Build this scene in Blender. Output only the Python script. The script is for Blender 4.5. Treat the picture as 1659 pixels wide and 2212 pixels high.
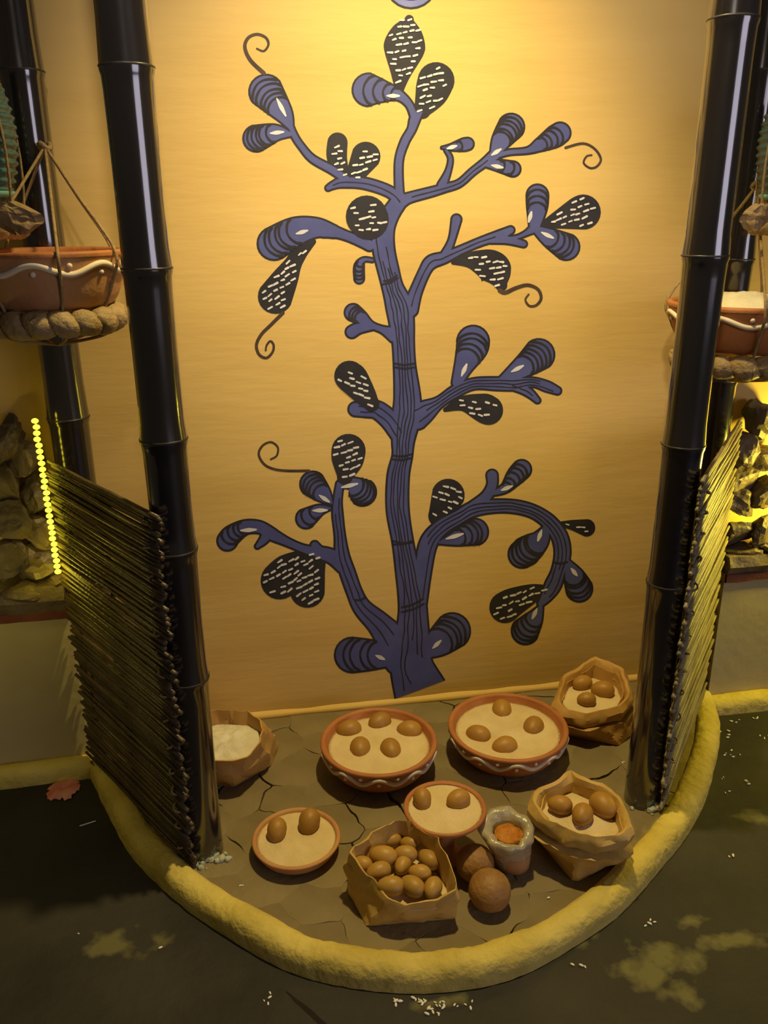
import bpy, bmesh, math, random
from mathutils import Vector, Matrix, noise, Euler

for o in list(bpy.data.objects):
    bpy.data.objects.remove(o)
scene = bpy.context.scene
COL = scene.collection
PI = math.pi

# ------------------------------------------------------------------ camera
IW, IH, FPX = 1659.0, 2212.0, 1800.0
CAM = Vector((-0.42, -2.30, 1.50))
PITCH, YAW, ROLL = math.radians(19.8), math.radians(9.5), math.radians(-0.45)
FW = Vector((math.sin(YAW) * math.cos(PITCH), math.cos(YAW) * math.cos(PITCH), -math.sin(PITCH)))
_rt = Vector((math.cos(YAW), -math.sin(YAW), 0))
_up = _rt.cross(FW)
RT = _rt * math.cos(ROLL) + _up * math.sin(ROLL)
UP = -_rt * math.sin(ROLL) + _up * math.cos(ROLL)
cd = bpy.data.cameras.new('camera')
cam = bpy.data.objects.new('camera', cd)
COL.objects.link(cam)
cd.sensor_fit = 'VERTICAL'
cd.sensor_height = 36.0
cd.lens = 36.0 * FPX / IH
cd.clip_start = 0.05
cam.matrix_world = Matrix((
    (RT.x, UP.x, -FW.x, CAM.x),
    (RT.y, UP.y, -FW.y, CAM.y),
    (RT.z, UP.z, -FW.z, CAM.z),
    (0, 0, 0, 1)))
scene.camera = cam


def ray(u, v):
    return FW * FPX + RT * (u - IW / 2) - UP * (v - IH / 2)


def fl(u, v, z=0.0):
    """point of the photograph on the horizontal plane z"""
    d = ray(u, v)
    return CAM + d * ((z - CAM.z) / d.z)


def wl(u, v, y=0.0):
    """point of the photograph on the vertical plane y"""
    d = ray(u, v)
    return CAM + d * ((y - CAM.y) / d.y)


def mpp(p):
    """metres per photograph pixel at p"""
    return (p - CAM).dot(FW) / FPX


# ------------------------------------------------------------------ world, lights, exposure
world = bpy.data.worlds.new('room_air')
scene.world = world
world.use_nodes = True
world.node_tree.nodes['Background'].inputs[0].default_value = (1.0, 0.80, 0.52, 1)
world.node_tree.nodes['Background'].inputs[1].default_value = 0.045
scene.view_settings.view_transform = 'Standard'
scene.view_settings.look = 'None'
scene.view_settings.gamma = 1.0
scene.view_settings.use_curve_mapping = False
scene.view_settings.exposure = 0.0


def aim(o, target):
    o.rotation_euler = (Vector(target) - o.location).to_track_quat('-Z', 'Y').to_euler()


def spot(name, loc, target, power, color, angle, blend, radius):
    l = bpy.data.lights.new(name, 'SPOT')
    l.energy, l.color = power, color
    l.spot_size, l.spot_blend, l.shadow_soft_size = math.radians(angle), blend, radius
    o = bpy.data.objects.new(name, l)
    COL.objects.link(o)
    o.location = loc
    aim(o, target)
    return o


def area(name, loc, target, power, color, sx, sy):
    l = bpy.data.lights.new(name, 'AREA')
    l.energy, l.color, l.shape, l.size, l.size_y = power, color, 'RECTANGLE', sx, sy
    o = bpy.data.objects.new(name, l)
    COL.objects.link(o)
    o.location = loc
    aim(o, target)
    return o


def point(name, loc, power, color, radius):
    l = bpy.data.lights.new(name, 'POINT')
    l.energy, l.color, l.shadow_soft_size = power, color, radius
    o = bpy.data.objects.new(name, l)
    COL.objects.link(o)
    o.location = loc
    return o


# ceiling spot above the display, bright opening at the right of the room, yellow bulbs of the niches
spot('ceiling_spot', (0.12, -0.58, 2.80), (-0.12, -0.42, 0.0), 188, (1.0, 0.78, 0.31), 92, 1.0, 0.05)
spot('upper_wall_fill_spot', (-0.40, -2.10, 2.75), (0.08, 0.0, 1.72), 150, (1.0, 0.87, 0.74), 54, 1.0, 0.06)  # unseen spot added to wash the upper wall in whiter light
area('room_window', (2.95, -4.70, 1.75), (-0.2, -0.3, 1.3), 42, (0.90, 0.82, 1.0), 2.5, 1.55)
point('niche_bulb_right', (1.35, -0.225, 0.72), 18.0, (1.0, 0.80, 0.08), 0.04)
point('niche_bulb_left', (-1.32, -0.46, 0.60), 1.6, (1.0, 0.80, 0.20), 0.04)

# ------------------------------------------------------------------ helpers
R = random.Random(7)


def lin(r, g, b):
    f = lambda c: (c / 255 / 12.92) if c / 255 <= 0.04045 else ((c / 255 + 0.055) / 1.055) ** 2.4
    return (f(r), f(g), f(b))


def mat(name, c1, c2=None, rough=0.7, scale=8, bump=0.0, bscale=40, stretch=(1, 1, 1), metallic=0.0, coat=0.0,
        trans=0.0, alpha=1.0, emit=None, estr=0.0, spec=0.4, detail=5, ramp=(0.35, 0.65), obj_var=0.0, sss=0.0):
    m = bpy.data.materials.new(name)
    m.use_nodes = True
    nt = m.node_tree
    b = nt.nodes['Principled BSDF']
    b.inputs['Roughness'].default_value = rough
    b.inputs['Metallic'].default_value = metallic
    b.inputs['Coat Weight'].default_value = coat
    b.inputs['Coat Roughness'].default_value = 0.10
    b.inputs['Coat IOR'].default_value = 1.8
    b.inputs['Transmission Weight'].default_value = trans
    b.inputs['Alpha'].default_value = alpha
    b.inputs['Specular IOR Level'].default_value = spec
    if sss:
        b.inputs['Subsurface Weight'].default_value = sss
        b.inputs['Subsurface Radius'].default_value = (0.02, 0.01, 0.005)
    b.inputs['Base Color'].default_value = (*c1, 1)
    if emit:
        b.inputs['Emission Color'].default_value = (*emit, 1)
        b.inputs['Emission Strength'].default_value = estr
    tc = nt.nodes.new('ShaderNodeTexCoord')
    mp = nt.nodes.new('ShaderNodeMapping')
    mp.inputs['Scale'].default_value = stretch
    nt.links.new(tc.outputs['Object'], mp.inputs['Vector'])
    if c2:
        n = nt.nodes.new('ShaderNodeTexNoise')
        n.inputs['Scale'].default_value = scale
        n.inputs['Detail'].default_value = detail
        nt.links.new(mp.outputs[0], n.inputs['Vector'])
        r = nt.nodes.new('ShaderNodeValToRGB')
        r.color_ramp.elements[0].position, r.color_ramp.elements[1].position = ramp
        r.color_ramp.elements[0].color = (*c1, 1)
        r.color_ramp.elements[1].color = (*c2, 1)
        nt.links.new(n.outputs['Fac'], r.inputs['Fac'])
        last = r.outputs['Color']
        if obj_var:
            oi = nt.nodes.new('ShaderNodeObjectInfo')
            hs = nt.nodes.new('ShaderNodeHueSaturation')
            ma = nt.nodes.new('ShaderNodeMath')
            ma.operation = 'MULTIPLY_ADD'
            ma.inputs[1].default_value = 2 * obj_var
            ma.inputs[2].default_value = 1 - obj_var
            nt.links.new(oi.outputs['Random'], ma.inputs[0])
            nt.links.new(ma.outputs[0], hs.inputs['Value'])
            nt.links.new(last, hs.inputs['Color'])
            last = hs.outputs['Color']
        nt.links.new(last, b.inputs['Base Color'])
    if bump:
        n2 = nt.nodes.new('ShaderNodeTexNoise')
        n2.inputs['Scale'].default_value = bscale
        n2.inputs['Detail'].default_value = 6
        nt.links.new(mp.outputs[0], n2.inputs['Vector'])
        bp = nt.nodes.new('ShaderNodeBump')
        bp.inputs['Strength'].default_value = bump
        bp.inputs['Distance'].default_value = 0.01
        nt.links.new(n2.outputs['Fac'], bp.inputs['Height'])
        nt.links.new(bp.outputs['Normal'], b.inputs['Normal'])
    return m


M = {
    'wall': mat('ochre_plaster', (0.67, 0.44, 0.125), (0.75, 0.51, 0.16), 0.62, 1.6, 0.10, 14, (0.6, 1, 3.5), spec=0.3),
    'ledge_wall': mat('cream_plaster', (0.42, 0.34, 0.15), (0.48, 0.40, 0.19), 0.7, 3, 0.15, 25),
    'kerb': mat('lime_plaster', (0.52, 0.40, 0.085), (0.66, 0.53, 0.14), 0.8, 9, 0.8, 38),
    'mud': mat('dried_mud', (0.18, 0.135, 0.065), (0.24, 0.185, 0.092), 0.85, 5, 0.4, 45, obj_var=0.05),
    'mud_dark': mat('dark_base_mud', (0.035, 0.026, 0.018), (0.06, 0.045, 0.03), 0.9, 20, 0.3, 60),  # darker mud of the base below the plates
    'bamboo': mat('black_lacquered_bamboo', (0.010, 0.0085, 0.010), (0.020, 0.016, 0.015), 0.20, 14, 0.05, 60, (1, 1, 0.15), coat=1.0, spec=0.5),
    'node': mat('scraped_bamboo_ring', (0.05, 0.042, 0.035), (0.018, 0.015, 0.015), 0.4, 30),
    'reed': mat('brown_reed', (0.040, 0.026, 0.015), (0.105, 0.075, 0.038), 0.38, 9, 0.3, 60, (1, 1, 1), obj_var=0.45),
    'reed_lit': mat('brown_reed_lit', (0.17, 0.135, 0.065), (0.30, 0.25, 0.13), 0.55, 9, 0.3, 60, (1, 1, 1), obj_var=0.4),  # same reeds painted paler, niche light on the right screen put into the colour
    'blue': mat('blue_mural_paint', (0.070, 0.078, 0.24), (0.092, 0.105, 0.29), 0.55, 9, 0.05, 40),
    'blue2': mat('lavender_mural_paint', (0.14, 0.15, 0.42), (0.20, 0.22, 0.50), 0.55, 12),
    'dark': mat('charcoal_mural_paint', (0.018, 0.016, 0.020), (0.030, 0.027, 0.030), 0.6, 12),
    'white': mat('white_mural_paint', (0.62, 0.60, 0.58), (0.75, 0.73, 0.70), 0.6, 20),
    'tendril': mat('umber_mural_paint', (0.050, 0.030, 0.016), (0.09, 0.055, 0.03), 0.6, 20),
    'terracotta': mat('terracotta', (0.36, 0.125, 0.035), (0.44, 0.165, 0.05), 0.6, 12, 0.15, 80),
    'clay_buff': mat('buff_clay', (0.44, 0.20, 0.075), (0.52, 0.27, 0.11), 0.65, 9, 0.15, 80),
    'slip': mat('white_slip', (0.72, 0.60, 0.44), (0.78, 0.68, 0.52), 0.6, 20),
    'flour': mat('rice_flour', (0.62, 0.47, 0.24), (0.70, 0.55, 0.30), 0.9, 14, 0.35, 160),
    'flour_white': mat('white_flour', (0.72, 0.66, 0.52), (0.62, 0.55, 0.40), 0.9, 12, 0.4, 130),
    'egg': mat('brown_eggshell', (0.34, 0.165, 0.026), (0.43, 0.23, 0.042), 0.45, 22, 0.08, 90, obj_var=0.10),
    'nut': mat('tan_nutshell', (0.38, 0.205, 0.035), (0.47, 0.275, 0.058), 0.42, 22, 0.08, 90, obj_var=0.10),
    'wood_apple': mat('rough_brown_rind', (0.27, 0.135, 0.038), (0.35, 0.185, 0.055), 0.55, 30, 0.3, 110),
    'paper': mat('brown_paper', (0.45, 0.245, 0.062), (0.53, 0.31, 0.09), 0.62, 10, 0.2, 35),
    'paper2': mat('pale_brown_paper', (0.52, 0.33, 0.085), (0.60, 0.39, 0.115), 0.6, 10, 0.2, 35),
    'plastic': mat('milky_plastic', (0.80, 0.74, 0.52), (0.66, 0.58, 0.36), 0.22, 15, 0.5, 40, trans=0.55, spec=0.6),
    'orange': mat('orange_lentils', (0.52, 0.20, 0.012), (0.42, 0.14, 0.01), 0.6, 60, 0.6, 90),
    'floor': None,
    'straw': mat('plaited_straw', (0.25, 0.165, 0.07), (0.36, 0.25, 0.115), 0.6, 20, 1.0, 45),
    'rope': mat('jute_rope', (0.33, 0.23, 0.10), (0.24, 0.16, 0.07), 0.8, 60, 0.4, 120),
    'rock': mat('crumpled_brown_bark', (0.045, 0.030, 0.017), (0.15, 0.112, 0.066), 0.5, 7, 1.0, 22, obj_var=0.25),
    'dryleaf': mat('dry_brown_leaf', (0.20, 0.125, 0.05), (0.30, 0.20, 0.085), 0.6, 14, 0.5, 40),
    'redtrim': mat('red_oxide_band', (0.13, 0.035, 0.02), (0.18, 0.06, 0.03), 0.7, 14, 0.2, 50),
    'led': mat('yellow_led', (0.9, 0.8, 0.1), emit=(1.0, 0.78, 0.03), estr=4.0),
    'wire': mat('clear_led_sleeve', (0.45, 0.38, 0.05), rough=0.3),
    'pink': mat('pink_paper', (0.60, 0.16, 0.14), (0.72, 0.34, 0.26), 0.7, 20),
    'grain': mat('rice_grain', (0.80, 0.76, 0.66), rough=0.6),
    'plaster_crumb': mat('grey_lime_crumbs', (0.36, 0.38, 0.27), (0.48, 0.50, 0.37), 0.9, 25, 0.6, 60),
    'teal': mat('teal_glazed_ribs', (0.004, 0.035, 0.055), (0.02, 0.13, 0.15), 0.22, 6, spec=0.6),
    'mint': mat('mint_glaze', (0.16, 0.36, 0.30), rough=0.35),
    'stick': mat('red_brown_stick', (0.16, 0.062, 0.022), (0.24, 0.10, 0.03), 0.6, 12),
    'crack': mat('crack_shadow_earth', (0.012, 0.009, 0.008), rough=0.95),
}


def link(name, me, parent=None, loc=None, rot=None):
    o = bpy.data.objects.new(name, me)
    COL.objects.link(o)
    if parent is not None:
        o.parent = parent
    if loc is not None:
        o.location = loc
    if rot is not None:
        o.rotation_euler = rot
    return o


def mesh(name, verts, faces, m, smooth=False):
    me = bpy.data.meshes.new(name)
    me.from_pydata([tuple(v) for v in verts], [], [tuple(f) for f in faces])
    me.materials.append(m)
    if smooth:
        me.polygons.foreach_set('use_smooth', [True] * len(me.polygons))
    me.update()
    return me


def obj(name, verts, faces, m, parent=None, smooth=False, loc=None, rot=None):
    return link(name, mesh(name, verts, faces, m, smooth), parent, loc, rot)


def tag(o, label, cat=None, group=None, kind=None):
    if label:
        o['label'] = label
    if cat:
        o['category'] = cat
    if group:
        o['group'] = group
    if kind:
        o['kind'] = kind
    return o


def thing(name, label, cat, loc, rotz=0, group=None):
    o = bpy.data.objects.new(name, None)
    o.empty_display_size = 0.05
    COL.objects.link(o)
    o.location = loc
    o.rotation_euler = (0, 0, rotz)
    return tag(o, label, cat, group)


def struct(o):
    o['kind'] = 'structure'
    return o


def lathe(prof, seg=48, dz=None, dr=None):
    """prof: [(r,z)] from the outside bottom round to the inside bottom"""
    vs, fs = [], []
    n = len(prof)
    for i in range(seg):
        a = 2 * PI * i / seg
        for k, (r, z) in enumerate(prof):
            rr = r * (dr(a, k) if dr else 1)
            vs.append((rr * math.cos(a), rr * math.sin(a), z + (dz(a, k) if dz else 0)))
    for i in range(seg):
        j = (i + 1) % seg
        for k in range(n - 1):
            fs.append((i * n + k, j * n + k, j * n + k + 1, i * n + k + 1))
    fs.append(tuple(i * n for i in range(seg))[::-1])
    fs.append(tuple(i * n + n - 1 for i in range(seg)))
    return vs, fs


def tube(pts, rad, seg=8, closed=False):
    """tube along world points; rad a number or a list"""
    pts = [Vector(p) for p in pts]
    n = len(pts)
    vs, fs = [], []
    prev = None
    for i, p in enumerate(pts):
        a = pts[(i - 1) % n] if (closed or i > 0) else p
        b = pts[(i + 1) % n] if (closed or i < n - 1) else p
        t = (b - a).normalized()
        if prev is None:
            prev = t.orthogonal().normalized()
        x = (prev - t * prev.dot(t)).normalized()
        prev = x
        y = t.cross(x)
        r = rad[i] if isinstance(rad, (list, tuple)) else rad
        for k in range(seg):
            q = 2 * PI * k / seg
            vs.append(p + x * (r * math.cos(q)) + y * (r * math.sin(q)))
    m = n if closed else n - 1
    for i in range(m):
        j = (i + 1) % n
        for k in range(seg):
            l = (k + 1) % seg
            fs.append((i * seg + k, i * seg + l, j * seg + l, j * seg + k))
    if not closed:
        fs.append(tuple(range(seg))[::-1])
        fs.append(tuple((n - 1) * seg + k for k in range(seg)))
    return vs, fs


def box(x0, x1, y0, y1, z0, z1):
    v = [(x0, y0, z0), (x1, y0, z0), (x1, y1, z0), (x0, y1, z0), (x0, y0, z1), (x1, y0, z1), (x1, y1, z1), (x0, y1, z1)]
    f = [(0, 3, 2, 1), (4, 5, 6, 7), (0, 1, 5, 4), (1, 2, 6, 5), (2, 3, 7, 6), (3, 0, 4, 7)]
    return v, f


def ico(sub=3):
    bm = bmesh.new()
    bmesh.ops.create_icosphere(bm, subdivisions=sub, radius=1)
    bm.verts.ensure_lookup_table()
    v = [x.co.copy() for x in bm.verts]
    f = [tuple(w.index for w in p.verts) for p in bm.faces]
    bm.free()
    return v, f


ICO2, ICO3 = ico(2), ico(3)


def catmull(pts, per=8):
    """pts: tuples of any length"""
    out = []
    n = len(pts)
    for i in range(n - 1):
        p0 = pts[max(i - 1, 0)]
        p1, p2 = pts[i], pts[i + 1]
        p3 = pts[min(i + 2, n - 1)]
        for k in range(per):
            t = k / per
            out.append(tuple(0.5 * (2 * b + (c - a) * t + (2 * a - 5 * b + 4 * c - d) * t * t + (3 * b - a - 3 * c + d) * t ** 3)
                             for a, b, c, d in zip(p0, p1, p2, p3)))
    out.append(tuple(pts[-1]))
    return out


def nz(x, y=0.0, z=0.0):
    return noise.noise(Vector((x, y, z)))


# ------------------------------------------------------------------ the setting
def floor_material():
    m = mat('dark_stained_concrete', (0.016, 0.014, 0.013), (0.034, 0.029, 0.024), 0.75, 3.5, 0.5, 22)
    nt = m.node_tree
    b = nt.nodes['Principled BSDF']
    src = b.inputs['Base Color'].links[0].from_socket
    geo = nt.nodes.new('ShaderNodeNewGeometry')
    nse = nt.nodes.new('ShaderNodeTexNoise')
    nse.inputs['Scale'].default_value = 15
    nse.inputs['Detail'].default_value = 8
    nt.links.new(geo.outputs['Position'], nse.inputs['Vector'])
    # dried pale splashes: worn patches with places of their own on the concrete
    blobs = [(1400, 2085, 0.135, 0.072), (1480, 2140, 0.07, 0.05), (1625, 1765, 0.06, 0.04), (1580, 2030, 0.10, 0.03), (1250, 2035, 0.06, 0.03),
             (940, 2165, 0.07, 0.018), (250, 2040, 0.11, 0.05), (1500, 1990, 0.05, 0.03)]
    acc = None
    for (u, v, rx, ry) in blobs:
        c = fl(u, v, -0.03)
        mp = nt.nodes.new('ShaderNodeMapping')
        mp.vector_type = 'POINT'
        mp.inputs['Location'].default_value = (-c.x / rx, -c.y / ry, 0)
        mp.inputs['Scale'].default_value = (1 / rx, 1 / ry, 0)
        nt.links.new(geo.outputs['Position'], mp.inputs['Vector'])
        ln = nt.nodes.new('ShaderNodeVectorMath')
        ln.operation = 'LENGTH'
        nt.links.new(mp.outputs[0], ln.inputs[0])
        sb = nt.nodes.new('ShaderNodeMath')
        sb.operation = 'SUBTRACT'
        sb.inputs[0].default_value = 1.0
        nt.links.new(ln.outputs['Value'], sb.inputs[1])
        mx = nt.nodes.new('ShaderNodeMath')
        mx.operation = 'MAXIMUM'
        mx.inputs[1].default_value = -1.0
        nt.links.new(sb.outputs[0], mx.inputs[0])
        if acc is None:
            acc = mx.outputs[0]
        else:
            a2 = nt.nodes.new('ShaderNodeMath')
            a2.operation = 'MAXIMUM'
            nt.links.new(acc, a2.inputs[0])
            nt.links.new(mx.outputs[0], a2.inputs[1])
            acc = a2.outputs[0]
    ad = nt.nodes.new('ShaderNodeMath')
    ad.operation = 'MULTIPLY_ADD'
    ad.inputs[1].default_value = 0.30
    nt.links.new(acc, ad.inputs[0])
    nt.links.new(nse.outputs['Fac'], ad.inputs[2])
    rp = nt.nodes.new('ShaderNodeValToRGB')
    rp.color_ramp.elements[0].position = 0.57
    rp.color_ramp.elements[1].position = 0.74
    nt.links.new(ad.outputs[0], rp.inputs['Fac'])
    mix = nt.nodes.new('ShaderNodeMixRGB')
    mix.inputs['Color2'].default_value = (0.13, 0.118, 0.05, 1)
    nt.links.new(rp.outputs['Color'], mix.inputs['Fac'])
    nt.links.new(src, mix.inputs['Color1'])
    nt.links.new(mix.outputs[0], b.inputs['Base Color'])
    return m


M['floor'] = floor_material()
FZ = -0.03
floor_o = struct(obj('floor', *box(-3.0, 3.0, -4.0, 0.1, -0.13, FZ), M['floor']))
tag(floor_o, 'dark stained concrete floor in front of the curved kerb')
c0, c1 = fl(618, 2142, FZ), fl(735, 2245, FZ)
cpts = [c0.lerp(c1, t / 10) + Vector((nz(t * .9, 3) * .006, nz(t * .9, 9) * .006, 0.0)) for t in range(11)]
cv, cf = [], []
for i, p in enumerate(cpts):
    w = 0.0035 * (0.4 + min(1, i / 4))
    cv += [(p.x - w, p.y - w * .6, FZ + .0004), (p.x + w, p.y + w * .6, FZ + .0004)]
    if i:
        cf.append((2 * i - 2, 2 * i - 1, 2 * i + 1, 2 * i))
obj('floor_crack', cv, cf, M['crack'], floor_o)

wall_back = struct(obj('wall_back', *box(-3.0, 3.0, 0.0, 0.12, -0.13, 3.0), M['wall']))
tag(wall_back, 'ochre yellow plaster wall carrying the blue painted tree')

# ledges of the two side niches, with a red band under the slab
for side, x0, x1, zt, zr, YF in (('left', -2.2, -0.935, 0.56, 0.485, -.13), ('right', 1.005, 2.4, 0.50, 0.44, -.155)):
    lw = struct(obj('wall_ledge_' + side, *box(x0, x1, YF, 0.0, -0.06, zr), M['ledge_wall']))
    tag(lw, 'low cream plaster ledge wall on the %s under the rocks' % side)
    vs, fs = [], []
    nx = 40
    for i in range(nx + 1):
        x = x0 + (x1 - x0) * i / nx
        w = [nz(x * 9, k * 3.1, 5) * .008 for k in range(6)]
        vs += [(x, 0.0, zr + .0), (x, YF - .008 + w[0], zr), (x, YF - .022 + w[1], (zr + zt) / 2), (x, YF - .012 + w[2], zt + w[3]), (x, -0.09, zt + w[4]), (x, 0.0, zt)]
        if i:
            a, b = 6 * (i - 1), 6 * i
            fs += [(a + k, a + k + 1, b + k + 1, b + k) for k in range(5)]
    fs += [(5, 4, 3, 2, 1, 0), tuple(6 * nx + k for k in range(6))]
    sl = struct(obj('trim_slab_' + side, vs, [f[::-1] for f in fs], M['rock']))
    tag(sl, 'rough brown stone slab topping the %s ledge' % side)
    vs, fs = [], []
    for i in range(nx + 1):
        x = x0 + (x1 - x0) * i / nx
        w = nz(x * 12, 7) * .005
        vs += [(x, YF - .001, zr - .028 + w), (x, YF - .010, zr - .024 + w), (x, YF - .012, zr + .002), (x, YF - .001, zr + .002)]
        if i:
            a, b = 4 * (i - 1), 4 * i
            fs += [(a + k, b + k, b + (k + 1) % 4, a + (k + 1) % 4) for k in range(4)]
    tr = struct(obj('trim_band_' + side, vs, fs, M['redtrim']))
    tag(tr, 'dark red band under the %s ledge slab' % side)

# kerb of lime plaster round the display, with arms along the ledges
OUT = [(-0.955, -0.10), (-0.925, -0.19), (-0.877, -0.310), (-0.771, -0.535), (-0.634, -0.722), (-0.429, -0.919), (-0.288, -0.996), (-0.120, -1.040),
       (0.060, -1.036), (0.297, -0.948), (0.500, -0.812), (0.690, -0.655), (0.880, -0.43), (0.985, -0.26), (1.035, -0.10)]


def kerb_sweep(path, w, h, seed, z0):
    vs, fs = [], []
    n, K = len(path), 13
    for i, p in enumerate(path):
        a, b = path[max(i - 1, 0)], path[min(i + 1, n - 1)]
        t = Vector((b[0] - a[0], b[1] - a[1], 0)).normalized()
        nrm = Vector((t.y, -t.x, 0))
        ww = w * (1 + .10 * nz(i * .11, seed))
        hh = h * (1 + .14 * nz(i * .13, seed + 5))
        for k in range(K):
            q = PI * k / (K - 1)
            c, s = math.cos(q), math.sin(q)
            x = (abs(c) ** 0.8) * (1 if c > 0 else -1) * ww / 2
            z = (s ** 0.62) * hh
            d = 1 + .06 * nz(i * .5, k * .7, seed + 11)
            vs.append(Vector((p[0], p[1], z0)) + nrm * (x * d) + Vector((0, 0, z * d)))
    for i in range(n - 1):
        for k in range(K - 1):
            fs.append((i * K + k, i * K + k + 1, (i + 1) * K + k + 1, (i + 1) * K + k))
    fs.append(tuple(range(K))[::-1])
    fs.append(tuple((n - 1) * K + k for k in range(K)))
    return vs, fs


mid = []
for i, (x, y) in enumerate(OUT):
    a, b = OUT[max(i - 1, 0)], OUT[min(i + 1, len(OUT) - 1)]
    t = Vector((b[0] - a[0], b[1] - a[1], 0)).normalized()
    nrm = Vector((-t.y, t.x, 0))
    mid.append((x + nrm.x * 0.036, y + nrm.y * 0.036))
kpath = catmull(mid, 14)
kv, kf = kerb_sweep(kpath, 0.074, 0.062, 2.0, -0.035)
tag(struct(obj('trim_kerb_curved', kv, [f[::-1] for f in kf], M['kerb'], smooth=True)), 'rounded yellow lime plaster kerb curving round the display')
for side, pa, pb in (('left', (-2.2, -0.185), (-0.90, -0.150)), ('right', (2.4, -0.195), (0.99, -0.180))):
    pth = [(pa[0] + (pb[0] - pa[0]) * t / 50, pa[1] + (pb[1] - pa[1]) * t / 50 + .006 * nz(t * .3, 4)) for t in range(51)]
    kv, kf = kerb_sweep(pth, 0.072, 0.055, 20.0 + len(side), -0.035)
    tag(struct(obj('trim_kerb_' + side, kv, kf, M['kerb'], smooth=True)), 'plaster kerb at the foot of the %s ledge wall' % side)

# cracked mud ground: base earth plus each plate of dried mud
inner = []
for i, p in enumerate(kpath):
    inner.append(p)
poly = [(-0.90, 0.0)] + inner + [(0.99, 0.0)]
base = struct(obj('floor_mud', [(x, y, -0.012) for x, y in poly] + [(x, y, -0.05) for x, y in poly],
                  [tuple(range(len(poly))), tuple(range(len(poly), 2 * len(poly)))[::-1]] +
                  [(i, len(poly) + i, len(poly) + (i + 1) % len(poly), (i + 1) % len(poly)) for i in range(len(poly))], M['mud_dark']))
tag(base, 'cracked dried mud ground of the display inside the kerb')


def clip(pl, nx, ny, d):
    """keep the side nx*x+ny*y <= d"""
    out = []
    for i in range(len(pl)):
        a, b = pl[i], pl[(i + 1) % len(pl)]
        da, db = nx * a[0] + ny * a[1] - d, nx * b[0] + ny * b[1] - d
        if da <= 0:
            out.append(a)
        if (da < 0 < db) or (db < 0 < da):
            t = da / (da - db)
            out.append((a[0] + (b[0] - a[0]) * t, a[1] + (b[1] - a[1]) * t))
    return out


hull = [poly[i] for i in range(0, len(poly), 6)] + [poly[-1]]
rs = random.Random(21)
seeds = []
tries = 0
while len(seeds) < 120 and tries < 8000:
    tries += 1
    p = (rs.uniform(-.95, 1.05), rs.uniform(-1.02, 0.02))
    if all((p[0] - q[0]) ** 2 + (p[1] - q[1]) ** 2 > .0125 for q in seeds):
        seeds.append(p)


def wob(x, y):
    return (x + .016 * nz(x * 11, y * 11, 1) + .008 * nz(x * 31, y * 31, 2), y + .016 * nz(x * 11, y * 11, 7) + .008 * nz(x * 31, y * 31, 8))


for si, s in enumerate(seeds):
    pl = [(-1.1, -1.2), (1.2, -1.2), (1.2, .0), (-1.1, .0)]
    for q in seeds:
        if q is s:
            continue
        nx, ny = q[0] - s[0], q[1] - s[1]
        if nx * nx + ny * ny > .25:
            continue
        pl = clip(pl, nx, ny, nx * (q[0] + s[0]) / 2 + ny * (q[1] + s[1]) / 2)
        if len(pl) < 3:
            break
    for i in range(len(hull)):
        if len(pl) < 3:
            break
        a, b = hull[i], hull[(i + 1) % len(hull)]
        nx, ny = (b[1] - a[1]), -(b[0] - a[0])
        pl = clip(pl, nx, ny, nx * a[0] + ny * a[1])
    if len(pl) < 3:
        continue
    cx, cy = sum(p[0] for p in pl) / len(pl), sum(p[1] for p in pl) / len(pl)
    ring = []
    for i in range(len(pl)):
        a, b = pl[i], pl[(i + 1) % len(pl)]
        L = math.hypot(b[0] - a[0], b[1] - a[1])
        if L < .004:
            continue
        k = max(1, int(L / .012))
        for j in range(k):
            x, y = a[0] + (b[0] - a[0]) * j / k, a[1] + (b[1] - a[1]) * j / k
            wx, wy = wob(x, y)
            if y > -.002:
                wx, wy = x, y
            g = max(0.00004, (nz(x * 7.3, y * 7.3, 40) - .07) * .0105 * (1 + .5 * nz(x * 40, y * 40, 3)))
            dx, dy = cx - wx, cy - wy
            dd = max(1e-4, math.hypot(dx, dy))
            ring.append((wx + dx / dd * g, wy + dy / dd * g, dx / dd * g * .7, dy / dd * g * .7, min(.0012, g)))
    n = len(ring)
    if n < 4:
        continue
    zt = rs.uniform(-.0006, 0.0)
    vs = [(x + a - cx, y + b - cy, zt) for x, y, a, b, d in ring] + [(x - cx, y - cy, zt - d) for x, y, a, b, d in ring] + [(x - cx, y - cy, -.014) for x, y, a, b, d in ring]
    fs = [tuple(range(n))] + [(i, n + i, n + (i + 1) % n, (i + 1) % n) for i in range(n)] + [(n + i, 2 * n + i, 2 * n + (i + 1) % n, n + (i + 1) % n) for i in range(n)]
    obj('mud_plate', vs, fs, M['mud'], base, loc=(cx, cy, 0))

# uneven plaster fillet where the wall meets the mud
vs, fs = [], []
for i in range(81):
    x = -0.90 + 1.86 * i / 80
    w = nz(x * 8, 2.2)
    vs += [(x, 0.001, .016 + .006 * w), (x, -.008 - .004 * w, .010 + .004 * w), (x, -.016 - .007 * w, .0), (x, .001, -.01)]
    if i:
        a, b = 4 * (i - 1), 4 * i
        fs += [(a + k, a + k + 1, b + k + 1, b + k) for k in range(3)]
tag(struct(obj('baseboard_mud', vs, [f for f in fs], M['wall'], smooth=True)), 'uneven ochre plaster fillet between wall and mud')

# ------------------------------------------------------------------ painted tree on the wall
MO = Vector((0.07, 0.0, 0.04))
mural = thing('tree_mural', 'tall blue tree with striped leaves and dotted pods painted on the ochre wall', 'mural', MO)
_layer = [0]


def on_wall(u, v, y):
    p = wl(u, v, y)
    return p - MO


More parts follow.
